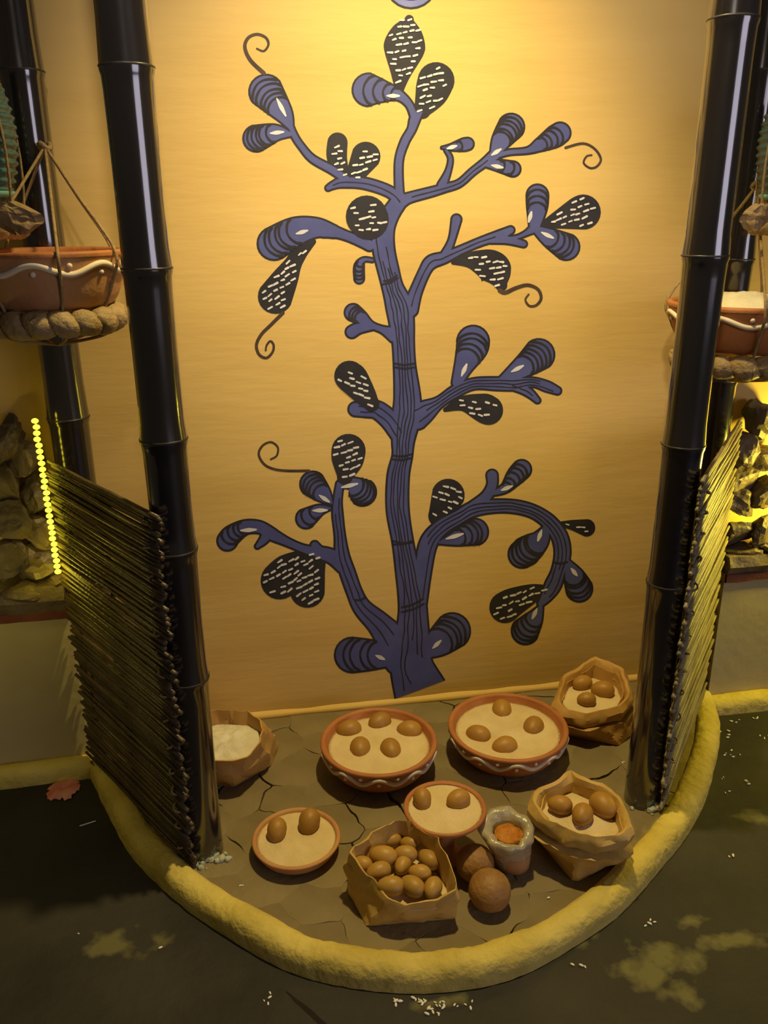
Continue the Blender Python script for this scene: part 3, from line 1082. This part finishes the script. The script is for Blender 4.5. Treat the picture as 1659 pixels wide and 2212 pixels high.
# ------------------------------------------------------------------ paper bags
def resample(pts, n):
    """closed polygon of Vectors -> n points evenly by length, starting at the point of smallest angle"""
    c = sum((Vector(p) for p in pts), Vector()) / len(pts)
    P = sorted([Vector(p) for p in pts], key=lambda p: math.atan2(p.y - c.y, p.x - c.x))
    out = []
    for i in range(n):
        a = -PI + 2 * PI * (i + .5) / n
        d = Vector((math.cos(a), math.sin(a)))
        best = None
        for k in range(len(P)):
            p, q = P[k], P[(k + 1) % len(P)]
            e = q - p
            den = d.x * e.y - d.y * e.x
            if abs(den) < 1e-9:
                continue
            w = p - c
            s = (w.x * e.y - w.y * e.x) / den
            u = (w.x * d.y - w.y * d.x) / den
            if s > 0 and -1e-6 <= u <= 1 + 1e-6:
                if best is None or s > best[0]:
                    best = (s, p.z + e.z * u)
        out.append(Vector((c.x + d.x * best[0], c.y + d.y * best[0], best[1])))
    return out, c


def crease(p, seed):
    """folded-paper displacement: ridged noise, so planes meet in crisp lines"""
    out = []
    for q in (0, 9, 19):
        n1 = abs(nz(p.x * 17 + q, p.y * 17, p.z * 20 + seed))
        n2 = abs(nz(p.x * 38 + q, p.y * 38 + 4, p.z * 44 + seed))
        out.append(.45 - 1.8 * n1 - .25 * n2)
    return Vector((out[0], out[1], out[2] * .5))


def ringmesh(rings, jit, seed, closed_bottom=True, fixed=()):
    n = len(rings[0])
    vs, fs = [], []
    for k, rg in enumerate(rings):
        for i, p in enumerate(rg):
            vs.append(p if k in fixed else p + crease(p, seed) * jit)
    for k in range(len(rings) - 1):
        for i in range(n):
            j = (i + 1) % n
            a, b, c, d = k * n + i, k * n + j, (k + 1) * n + j, (k + 1) * n + i
            fs += [(a, b, c), (a, c, d)] if (i + k) % 2 else [(a, b, d), (b, c, d)]
    if closed_bottom:
        fs.append(tuple(range(n))[::-1])
    return vs, fs


def bag(label, base, rim, cuff, m, seed, fillz=.6, jit=.010, neck=.80, thick=.004, n=64, belly=.05, cuffdrop=.044):
    bp, bc = resample(base, n)
    rp, rc = resample(rim, n)
    O = Vector((bc.x, bc.y, 0))
    t = thing('paper_bag', label, 'bag', O)

    def toward(p, c, s):
        return Vector((c.x + (p.x - c.x) * s, c.y + (p.y - c.y) * s, p.z))
    rings = [[Vector((p.x, p.y, .002)) for p in bp]]
    NK = 12
    for k in range(1, NK + 1):
        f = k / NK
        ring = []
        for p, q in zip(rings[0], rp):
            if cuff:
                zt = q.z - .018
                g = min(1, f / .66)
                sc = 1.02 if f < .67 else 1.02 + (neck - 1.02) * min(1, (f - .66) / .08)
                w = p.lerp(toward(q, rc, sc), g)
                w.z = .002 + (zt - .002) * f
            else:
                w = p.lerp(q, f)
                w.z = .002 + (q.z - .002) * f
            c = bc.lerp(rc, f)
            ring.append(toward(w, c, 1 + belly * math.sin(PI * f) * (0.4 if cuff else 1)))
        rings.append(ring)
    inner_c = Vector((rc.x, rc.y, 0))
    last = rings[-1]
    fz = min(p.z for p in rp) * fillz
    rings.append([toward(Vector((p.x, p.y, p.z + .001)), inner_c, 1 - .03) for p in last])
    inn = []
    for k in range(1, 4):
        f = k / 3
        inn.append([toward(Vector((p.x, p.y, p.z + (fz - .015 - p.z) * f)), inner_c, .965 - .05 * f) for p in last])
    rings += inn
    vs, fs = ringmesh([[p - O for p in r] for r in rings], jit, seed, True, (0,))
    fs.append(tuple(range(len(vs) - n, len(vs))))
    obj('paper_body', vs, fs, m, t, True).data.set_sharp_from_angle(angle=math.radians(24))
    inside_r = [p.copy() for p in inn[1]]
    if cuff:
        # rim folded outward and down, soft and crumpled
        prof = [(neck + .04, -cuffdrop + .016), (.98, -cuffdrop), (1.03, -cuffdrop * .75), (1.04, -cuffdrop * .40), (1.0, -.010), (.93, 0), (.86, -.004), (.80, -.020), (.77, -.038), (.79, -.055)]
        rr = [[toward(Vector((p.x, p.y, p.z + dz)), rc, s) for p in rp] for s, dz in prof]
        vs, fs = ringmesh([[p - O for p in r] for r in rr], jit * .8, seed + 3, False)
        obj('folded_cuff', vs, fs, m, t, True).data.set_sharp_from_angle(angle=math.radians(26))
        inside_r = [toward(p, rc, .80) for p in rp]
    return t, rc, inside_r


def bag_fill(label, rc, inside_r, z, m, dome, seed, rough=.003, shrink=.97):
    n = len(inside_r)

    def rad(a):
        a = (a + PI) % (2 * PI)
        x = a / (2 * PI) * n - .5
        i = int(math.floor(x)) % n
        j = (i + 1) % n
        f = x - math.floor(x)
        g = lambda p: math.hypot(p.x - rc.x, p.y - rc.y)
        return (g(inside_r[i]) * (1 - f) + g(inside_r[j]) * f) * shrink
    return fill_disc('flour', label, (rc.x, rc.y, z), rad, m, dome, seed, rough=rough)


# A: bag of white flour behind the left pole
base = [fl(505, 1702), fl(586, 1655), Vector((-.385, -.165, 0)), Vector((-.52, -.06, 0)), Vector((-.66, -.15, 0)), fl(420, 1690)]
rim = [fl(u, v, z) for u, v, z in ((392, 1580, .15), (420, 1545, .16), (470, 1531, .165), (535, 1536, .16), (567, 1558, .155), (566, 1600, .14), (535, 1634, .13), (470, 1646, .125), (405, 1630, .13))]
t, rc, ins = bag('brown paper bag of white flour half hidden behind the left pole', base, rim, False, M['paper'], 4, .72, jit=.009)
bag_fill('white flour in the paper bag behind the left pole', rc, ins, .118, M['flour_white'], .012, 12, .010, 1.0)

# B: open bag of nuts in front
base = [fl(792, 2002), fl(976, 1987), Vector((-.035, -.735, 0)), Vector((-.25, -.715, 0)), fl(756, 1935)]
rim = [fl(u, v, z) for u, v, z in ((749, 1838, .135), (805, 1798, .145), (868, 1766, .150), (945, 1812, .150), (972, 1868, .135), (991, 1922, .110), (945, 1948, .090), (872, 1957, .085), (800, 1898, .110))]
t, rc, ins = bag('open creased brown paper bag full of tan nuts at the front', base, rim, False, M['paper2'], 8, .75, jit=.011, belly=.07)
bag_fill('pale grains under the nuts in the front paper bag', rc, ins, .066, M['flour'], .008, 14, .004, 1.0)
NB = [(847, 1815, .018, .3, 'at the very back, small and round'), (828, 1849, .0235, -.4, 'largest, left of the middle'), (887, 1822, .018, -.3, 'at the back near the dish'),
      (876, 1845, .020, -.3, 'second from the back, in the middle'), (783, 1866, .018, -.6, 'in the left corner of the bag'), (870, 1869, .0185, 1.0, 'small, at the centre of the pile'),
      (926, 1856, .021, -1.0, 'long, leaning on the right wall of the bag'), (907, 1885, .0185, -.4, 'with a bright blunt end, right of centre'), (818, 1882, .021, .2, 'left, lying level'),
      (891, 1914, .022, -.85, 'longest, slanting at the front'), (844, 1914, .022, -.15, 'at the front left edge'), (935, 1918, .020, 1.0, 'at the front right corner'), (922, 1832, .016, -.5, 'smallest, under the dish edge')]
for i, (u, v, r, yw, lb) in enumerate(NB):
    egg(u, v, .096 + (.008 if i in (1, 3, 7) else 0), r, yw, 'tan nut in the front bag, ' + lb, 'nuts in the front paper bag', NUTS[i % 3], 'nut', 'nut')

# C: folded-rim bag at the right
base = [fl(1240, 1909), fl(1364, 1851), Vector((.425, -.615, 0)), Vector((.285, -.60, 0)), fl(1152, 1805)]
rim = [fl(u, v, z) for u, v, z in ((1140, 1730, .165), (1160, 1694, .175), (1232, 1659, .185), (1305, 1690, .185), (1345, 1722, .18), (1369, 1785, .165), (1352, 1806, .155), (1290, 1812, .15), (1225, 1795, .15), (1170, 1765, .155))]
t, rc, ins = bag('brown paper bag with rolled rim and three eggs at the right of the mud', base, rim, True, M['paper2'], 15, .7)
bag_fill('pale flour inside the rolled paper bag at the right', rc, ins, .135, M['flour'], .010, 17, .004)
for (u, v, r, yw, lb) in ((1210, 1739, .0235, -.4, 'left'), (1258, 1760, .0245, .9, 'middle'), (1303, 1740, .029, 1.9, 'right')):
    egg(u, v, .158, r, yw, 'brown egg, the %s one in the rolled bag at the right' % lb, 'eggs in the right paper bag')

# D: folded-rim bag at the back right
base = [fl(1336, 1612), fl(1226, 1590), Vector((.515, -.115, 0)), Vector((.70, -.17, 0)), Vector((.72, -.27, 0))]
rim = [fl(u, v, z) for u, v, z in ((1196, 1512, .122), (1214, 1456, .142), (1285, 1414, .162), (1350, 1440, .160), (1368, 1496, .140), (1345, 1528, .125), (1268, 1545, .115), (1214, 1535, .118))]
t, rc, ins = bag('brown paper bag with folded faceted rim and three eggs in the back corner', base, rim, True, M['paper'], 25, .7, jit=.008)
bag_fill('pale flour inside the folded paper bag in the back corner', rc, ins, .103, M['flour'], .008, 19, .003)
for (u, v, r, yw, lb) in ((1258, 1476, .0255, .2, 'left'), (1302, 1490, .028, -.4, 'right'), (1267, 1511, .0225, -.2, 'front')):
    egg(u, v, .122, r, yw, 'brown egg, the %s one in the bag in the back corner' % lb, 'eggs in the corner paper bag')

# small plastic bag of orange lentils
pp = fl(1113, 1880, 0)
t = thing('plastic_pouch', 'small clear plastic pouch with rolled white rim beside the wood apples', 'bag', (pp.x, pp.y + .02, 0))
sh = lambda z: (.012 * z / .1 * -1.6, -.008 * z / .1)
prof = [(.026, .002), (.036, .004), (.043, .03), (.047, .06), (.052, .085), (.060, .098), (.064, .110), (.058, .122), (.046, .125), (.037, .116), (.034, .098)]
v, f = lathe(prof, 40, dz=lambda a, k: .011 * nz(math.cos(a) * 2.6, math.sin(a) * 2.6, k * .4) + (.016 * math.sin(a) * (k / 10)), dr=lambda a, k: 1 + .20 * nz(math.cos(a) * 2.6, math.sin(a) * 2.6, k * .35 + 4))
v = [(x + sh(z)[0], y + sh(z)[1], z) for x, y, z in v]
obj('rolled_rim', v, f[:-1], M['plastic'], t, True)
v, f = lathe([(.02, .004), (.041, .006), (.046, .03), (.049, .055), (.045, .058)], 32)
v = [(x + sh(z)[0], y + sh(z)[1], z) for x, y, z in v]
obj('filled_bottom', v, f, M['clay_buff'], t, True)
o = fill_disc('orange_lentils', 'orange lentils filling the small plastic pouch', (pp.x - .017, pp.y + .012, .103), .034, M['orange'], .008, 23, 'lentils', .008)

# two round brown wood apples
for (u, v, r, lb, sd) in ((1026, 1862, 42, 'round brown wood apple behind the other, touching the plastic pouch', 3), (1058, 1922, 46, 'round brown wood apple in front, nearest the kerb', 6)):
    p = fl(u, v, .048)
    rad = r * mpp(p)
    vs = []
    for q in ICO3[0]:
        d = 1 + .03 * nz(q.x * 1.3 + sd, q.y * 1.3, q.z * 1.3)
        vs.append(Vector((q.x * d, q.y * d, q.z * d * .96)) * rad)
    o = obj('wood_apple', vs, ICO3[1], M['wood_apple'], None, True, loc=(p.x, p.y, rad * .97), rot=(0, 0, sd * .8))
    tag(o, lb, 'fruit', 'wood apples')



# ------------------------------------------------------------------ hanging bowls in rope slings
def straw_ring(t, Rr, z, seed, tr=.028):
    n = 17
    rr = random.Random(seed)
    for i in range(n):
        a0 = 2 * PI * i / n
        pts, rad = [], []
        for k in range(7):
            a = a0 + (2 * PI / n * 1.15) * k / 6
            pts.append((Rr * math.cos(a), Rr * math.sin(a), z + rr.uniform(-.002, .002) + .004 * math.sin(k)))
            rad.append(tr * (.72 + .34 * math.sin(PI * k / 6)) * rr.uniform(.93, 1.07))
        v, f = tube(pts, rad, 9)
        obj('straw_bundle', v, f, M['straw'], t, True)


def sling(label, c, Rr, h, apex, seed, angs):
    t = thing('rope_sling', label, 'sling', (c.x, c.y, c.z - .03))
    straw_ring(t, Rr * .78, .012, seed)
    ap = Vector(apex) - Vector((c.x, c.y, c.z - .03))
    for a in angs:
        pts = [ap, ap.lerp(Vector((Rr * 1.035 * math.cos(a), Rr * 1.035 * math.sin(a), h + .03)), .5),
               Vector((Rr * 1.035 * math.cos(a), Rr * 1.035 * math.sin(a), h + .033)),
               Vector((Rr * .97 * math.cos(a), Rr * .97 * math.sin(a), h * .55 + .03)), Vector((Rr * .80 * math.cos(a), Rr * .80 * math.sin(a), .035)),
               Vector((Rr * .93 * math.cos(a), Rr * .93 * math.sin(a), .01)), Vector((Rr * .72 * math.cos(a), Rr * .72 * math.sin(a), -.020)), Vector((0, 0, -.045))]
        s = catmull([tuple(p) for p in pts], 6)
        v, f = tube(s, .0036, 6)
        obj('rope', v, f, M['rope'], t, True)
    v, f = tube([ap + Vector((.012 * math.cos(q), .012 * math.sin(q), .006 * math.sin(2 * q))) for q in [2 * PI * k / 14 for k in range(14)]], .006, 6, True)
    obj('knot', v, f, M['rope'], t, True)
    return t


YB = -.335
pl = wl(100, 541, YB)
rl = 163 * mpp(pl)
hl = .125
cl = Vector((pl.x, pl.y, pl.z - hl))
b = bowl('clay_bowl', 'terracotta bowl with white wavy band hanging in a rope sling at the left', cl, rl, hl, .088, M['clay_buff'], M['terracotta'], nw=7, amp=.010)
apex = wl(97, 316, -.135)
sling('jute rope sling with straw ring under the left hanging bowl', cl, rl, hl, apex, 5, (-.45, -1.25, -2.2, 2.3, .8))
pr = wl(1610, 652, YB)
rr_ = 158 * mpp(pr)
cr = Vector((pr.x, pr.y, pr.z - hl))
bowl('clay_bowl', 'terracotta bowl heaped with white rice hanging behind the right pole', cr, rr_, hl, .088, M['terracotta'], M['terracotta'], nw=7, amp=.010)
fill_disc('white_rice', 'heap of white rice in the right hanging bowl', (cr.x, cr.y, cr.z + hl - .012), rr_ * .93, M['flour_white'], .035, 31, 'rice', .006)
apex2 = wl(1668, 400, -.125)
sling('jute rope sling with straw ring under the right hanging bowl', cr, rr_, hl, Vector((.955, -.125, apex2.z)), 6, (-1.9, -1.15, -.5, 2.4, .8))


# teal ribbed jars hanging higher, at both edges of the frame
def teal_jar(label, sling_label, c, Rr, paper_label):
    t = thing('ribbed_jar', label, 'jar', c)
    prof = [(Rr * .45, 0), (Rr * .6, .0)]
    for i in range(56):
        f = i / 55
        r = Rr * (.62 + .38 * math.sin(PI * (.12 + .76 * f)))
        prof.append((r + .0035 * math.sin(f * 2 * PI * 13), .01 + .23 * f))
    prof += [(Rr * .7, .245), (Rr * .6, .24)]
    v, f = lathe(prof, 40)
    obj('ribbed_body', v, f, M['teal'], t, True)
    v, f = lathe([(Rr * .64, -.001), (Rr * .80, .004), (Rr * .82, .013), (Rr * .66, .016)], 40)
    obj('foot_ring', v, f, M['mint'], t, True)
    s = thing('rope_sling', sling_label, 'sling', c - Vector((0, 0, .075)))
    straw_ring(s, Rr * .82, .012, 12, .018)
    v, f = lathe([(Rr * .5, .03), (Rr * .62, .03), (Rr * .66, .074), (Rr * .5, .074)], 24)
    obj('straw_collar', v, f, M['straw'], s, True)
    for a in (-.6, -1.9, -2.9, .6, 2.0):
        pts = [(Rr * .7 * math.cos(a), Rr * .7 * math.sin(a), .0), (Rr * .95 * math.cos(a), Rr * .95 * math.sin(a), .02), (Rr * 1.06 * math.cos(a), Rr * 1.06 * math.sin(a), .19), (Rr * .6 * math.cos(a), Rr * .6 * math.sin(a), .42), (0, 0, .72)]
        v, f = tube(catmull(pts, 6), .003, 6)
        obj('rope', v, f, M['rope'], s, True)
    return t


def dry_leaf(label, p, w, h, seed, lean):
    vs, fs = [], []
    NX, NY = 8, 10
    for j in range(NY + 1):
        f = j / NY
        ww = w * (math.sin(PI * (.10 + .84 * f)) ** .8)
        for i in range(NX + 1):
            g = i / NX * 2 - 1
            vs.append((ww / 2 * g + lean * f, -.018 * math.cos(g * 1.3) + .012 * nz(f * 4, g * 2, seed), -h * f + .010 * nz(g * 3, f * 3, seed + 4)))
    m_ = NX + 1
    for j in range(NY):
        for i in range(NX):
            a = j * m_ + i
            fs.append((a, a + m_, a + m_ + 1, a + 1))
    nb = len(vs)
    vs += [(x, y + .0025, z) for x, y, z in vs]
    fs2 = [tuple(i + nb for i in f)[::-1] for f in fs]
    edge = [(i, i + 1) for i in range(NX)]
    o = obj('dry_leaf', vs, [f for f in fs] + fs2, M['dryleaf'], None, False, loc=p)
    return tag(o, label, 'leaf')


jl = wl(-52, 428, -.30)
teal_jar('teal ribbed jar at the left edge above the hanging bowl', 'straw ring sling carrying the teal jar at the left edge', jl, .098, '')
dry_leaf('curled brown dry leaf hanging over the left hanging bowl', wl(12, 436, -.47), .115, .060, 3, .02)
jr = wl(1708, 432, -.30)
teal_jar('teal ribbed jar at the right edge above the rice bowl', 'straw ring sling carrying the teal jar at the right edge', jr, .092, '')
dry_leaf('curled brown dry leaf beside the right pole above the rice', wl(1640, 440, -.36), .085, .062, 8, -.01)

# reddish stick and pink paper scrap beside the left back pole
v, f = tube([wl(62 + 63 * k / 10 + 3 * nz(k * .8, 2), 520 * k / 10 - 20, -.05) for k in range(11)], [.008 + .002 * nz(k * .9, 6) for k in range(11)], 9)
o0 = Vector(v[-1])
tag(obj('wooden_stick', [Vector(p) - o0 for p in v], f, M['stick'], None, True, loc=o0), 'thin reddish brown stick leaning beside the left back pole', 'stick')
vs, fs = [], []
for k in range(13):
    p = wl(88 + 10 * k / 12, 150 + 90 * k / 12, -.068)
    w = .007 * math.sin(PI * (.1 + .8 * k / 12)) * (1 + .6 * nz(k * .8, 12))
    vs += [p + Vector((-w, -.004 * nz(k, 3), 0)), p + Vector((0, -.008, 0)), p + Vector((w, -.004 * nz(k, 8), 0)), p + Vector((0, .004, 0))]
    if k:
        a, b_ = 4 * (k - 1), 4 * k
        fs += [(a + q, a + (q + 1) % 4, b_ + (q + 1) % 4, b_ + q) for q in range(4)]
fs += [(3, 2, 1, 0), (48, 49, 50, 51)]
o0 = vs[0].copy()
tag(obj('pink_streamer', [p - o0 for p in vs], fs, M['pink'], None, True, loc=o0), 'crumpled pink paper scrap on the stick by the left back pole', 'paper')

# ------------------------------------------------------------------ led string on the left pole
z_t, z_b = 1.025, .60
t = thing('led_string', 'string of glowing yellow led beads running up the left niche', 'led string', (-0.940, -0.150, z_b))
n = 27
v, f = tube([(0.002 * nz(k * .7), .0, (z_t - z_b) * k / 30) for k in range(31)], .0025, 6)
obj('cable', v, f, M['wire'], t, True)
bm_ = mesh('led_bulb', [Vector((p.x * .0088, p.y * .0080, p.z * .0066)) for p in ICO2[0]], ICO2[1], M['led'], True)
for k in range(n):
    link('led_bulb', bm_, t, loc=(.003 * nz(k * .9, 2), -.004, (z_t - z_b) * (k + .5) / n))
lp = point('led_glow', (-0.960, -0.185, .615), .25, (1.0, .80, .06), .03)


# ------------------------------------------------------------------ bark chunks on the ledges
def chunk_mesh(seed, sx, sy, sz):
    vs = []
    rr = random.Random(int(seed * 10))
    cuts = []
    for k in range(9):
        d = Vector((rr.gauss(0, 1), rr.gauss(0, 1), rr.gauss(0, 1))).normalized()
        cuts.append((d, rr.uniform(.45, .95)))
    for p in ICO3[0]:
        q = p * 1.15
        for d, h in cuts:
            e = q.dot(d) - h
            if e > 0:
                q = q - d * e
        q *= 1 + .16 * nz(q.x * 3.1 + seed, q.y * 3.1, q.z * 3.1) + .12 * nz(q.x * 8 + seed, q.y * 8, q.z * 8)
        vs.append(Vector((q.x * sx, q.y * sy, q.z * sz)))
    return vs, ICO3[1]


def chunk(u, v, y, w, h, seed, label, group, rot=0.0):
    p = wl(u, v, y)
    k = mpp(p)
    o = obj('bark_chunk', *chunk_mesh(seed, w * k * .56, .042, h * k * .56), M['rock'], None, loc=p, rot=(.5 * math.sin(seed * 3.1), rot + .5 * math.sin(seed * 7.7), .5 * math.sin(seed * 1.9)))
    return tag(o, label, 'rock', group)


LCH = [(12, 945, -.05, 60, 85, 'topmost flat brown chunk at the left edge', .1), (60, 995, -.055, 85, 80, 'tall brown chunk next to the top of the led string', .2), (15, 1045, -.065, 80, 110, 'dark wide chunk at the left frame edge under the topmost', -.1),
       (85, 1075, -.06, 70, 90, 'chunk beside the middle of the led string', .3), (35, 1130, -.075, 100, 90, 'big brown chunk in the middle of the left pile', .1), (95, 1160, -.07, 75, 90, 'smooth chunk by the lower led beads', -.2),
       (10, 1205, -.085, 90, 80, 'low chunk at the left frame edge on the slab', 0), (70, 1220, -.085, 90, 75, 'brown chunk standing on the slab under the leds', .2), (128, 1250, -.105, 60, 45, 'bright yellow lit chunk at the foot of the led string', .1),
       (50, 1272, -.125, 95, 30, 'flat lit chunk along the front of the left slab', .05)]
for i, (u, v, y, w, h, lb, ro) in enumerate(LCH):
    chunk(u, v, y, w, h, 10 + i * 3.7, lb, 'bark chunks in the left niche', ro)
RCH = [(1640, 905, -.05, 70, 75, 'topmost brown chunk in the right niche', .3), (1600, 960, -.06, 55, 80, 'chunk behind the top end of the right screen', -.3), (1648, 985, -.06, 65, 90, 'yellow streaked chunk at the right frame edge', .5),
       (1605, 1030, -.07, 70, 70, 'dark chunk in the middle of the right pile', .2), (1650, 1070, -.075, 70, 70, 'chunk at the right edge above the bright slab', -.2), (1600, 1090, -.085, 75, 55, 'chunk next to the right screen above the bright slab', .1),
       (1590, 1150, -.10, 100, 55, 'glowing yellow chunk on the right slab by the screen', -.15), (1650, 1150, -.105, 90, 70, 'brightest lit chunk on the right slab at the frame edge', .1), (1600, 1190, -.13, 90, 30, 'flat yellow chunk along the right slab front', 0),
       (1668, 1195, -.135, 80, 30, 'flat lit chunk on the right slab cut by the frame', .05)]
for i, (u, v, y, w, h, lb, ro) in enumerate(RCH):
    chunk(u, v, y, w, h, 70 + i * 4.3, lb, 'bark chunks in the right niche', ro)

# ------------------------------------------------------------------ small things on the floors
for (u, v, lb, sd) in ((452, 1855, 'clump of grey lime plaster round the foot of the left pole', 4), (1410, 1742, 'clump of grey lime plaster round the foot of the right pole', 9)):
    c = fl(u, v)
    rr = random.Random(sd)
    vs, fs = [], []
    for k in range(34):
        a, d = rr.uniform(0, 6.28), rr.uniform(0, .05)
        s = rr.uniform(.005, .013) * (1.25 - d / .07)
        b0 = len(vs)
        for p in ICO2[0]:
            q = p * (1 + .35 * nz(p.x * 2 + k, p.y * 2, p.z * 2))
            vs.append(Vector((d * math.cos(a) * 1.3 + q.x * s, d * math.sin(a) * .7 + q.y * s, s * .5 + q.z * s)))
        fs += [tuple(i + b0 for i in f) for f in ICO2[1]]
    tag(obj('plaster_clump', vs, fs, M['plaster_crumb'], None, False, loc=c), lb, 'plaster', None, 'stuff')

pf = fl(138, 1708, FZ)
t = thing('paper_flower', 'torn pink paper flower lying on the dark floor at the left', 'flower', pf)
rr = random.Random(3)
for k in range(16):
    a = 2 * PI * k / 16 * (1 + .02 * rr.random())
    L, w = rr.uniform(.034, .050), rr.uniform(.010, .016)
    vs, fs = [], []
    for j in range(5):
        f = j / 4
        ww = w * math.sin(PI * (.12 + .62 * f))
        zz = .002 + .006 * math.sin(PI * f) + .002 * k / 16
        for g in (-1, 0, 1):
            x, y = L * f, ww * g
            vs.append((x * math.cos(a) - y * math.sin(a), x * math.sin(a) + y * math.cos(a), zz + .002 * (1 - abs(g)) + .0015 * nz(f * 5, g, k)))
        if j:
            q = 3 * (j - 1)
            fs += [(q, q + 3, q + 4, q + 1), (q + 1, q + 4, q + 5, q + 2)]
    nb = len(vs)
    vs += [(x, y, z - .0012) for x, y, z in vs]
    fs += [tuple(i + nb for i in f)[::-1] for f in fs]
    obj('petal', vs, fs, M['pink'], t, True)
p0, p1 = fl(172, 1785, FZ + .002), fl(207, 1774, FZ + .002)
v, f = tube([p0.lerp(p1, k / 6) + Vector((0, .002 * nz(k), .001)) for k in range(7)], .0016, 6)
o0 = Vector(v[0])
tag(obj('straw_piece', [Vector(p) - o0 for p in v], f, M['grain'], None, True, loc=o0), 'thin pale straw lying near the pink flower', 'straw')


def grains(label, spots, z, seed):
    rr = random.Random(seed)
    vs, fs = [], []
    c = fl(*spots[0][:2], z)
    for (u, v, n, spread) in spots:
        p = fl(u, v, z)
        for k in range(n):
            x, y = p.x + rr.gauss(0, spread), p.y + rr.gauss(0, spread * .6)
            a, s = rr.uniform(0, 3.14), rr.uniform(.0014, .0030)
            b0 = len(vs)
            for q in ICO2[0]:
                xx, yy = q.x * s * 2.1, q.y * s
                vs.append(Vector((x + xx * math.cos(a) - yy * math.sin(a) - c.x, y + xx * math.sin(a) + yy * math.cos(a) - c.y, s * .8 + q.z * s)))
            fs += [tuple(i + b0 for i in f) for f in ICO2[1]]
    return tag(obj('rice_grains', vs, fs, M['grain'], None, True, loc=c), label, 'rice', None, 'stuff')


grains('white rice grains spilled on the dark floor at the right', [(1585, 1555, 3, .012), (1632, 1552, 3, .01), (1575, 1592, 4, .02), (1640, 1592, 4, .02), (1578, 1630, 6, .012), (1608, 1690, 2, .01), (1615, 1690, 2, .004), (1560, 1680, 2, .003),
                                                                  (1570, 1712, 2, .004), (1400, 1995, 4, .008), (1588, 1850, 2, .01), (1250, 2090, 3, .01)], FZ, 5)
grains('white crumbs spilled on the floor under the middle of the kerb', [(935, 2178, 16, .016), (860, 2165, 5, .006), (1010, 2172, 5, .012), (905, 2160, 6, .012), (340, 2050, 1, .004), (175, 2020, 1, .004), (575, 2160, 4, .01)], FZ, 6)
grains('few pale crumbs on the mud near the front edge', [(1187, 1940, 2, .003), (522, 1914, 2, .002), (1347, 1647, 2, .003)], 0.0, 7)
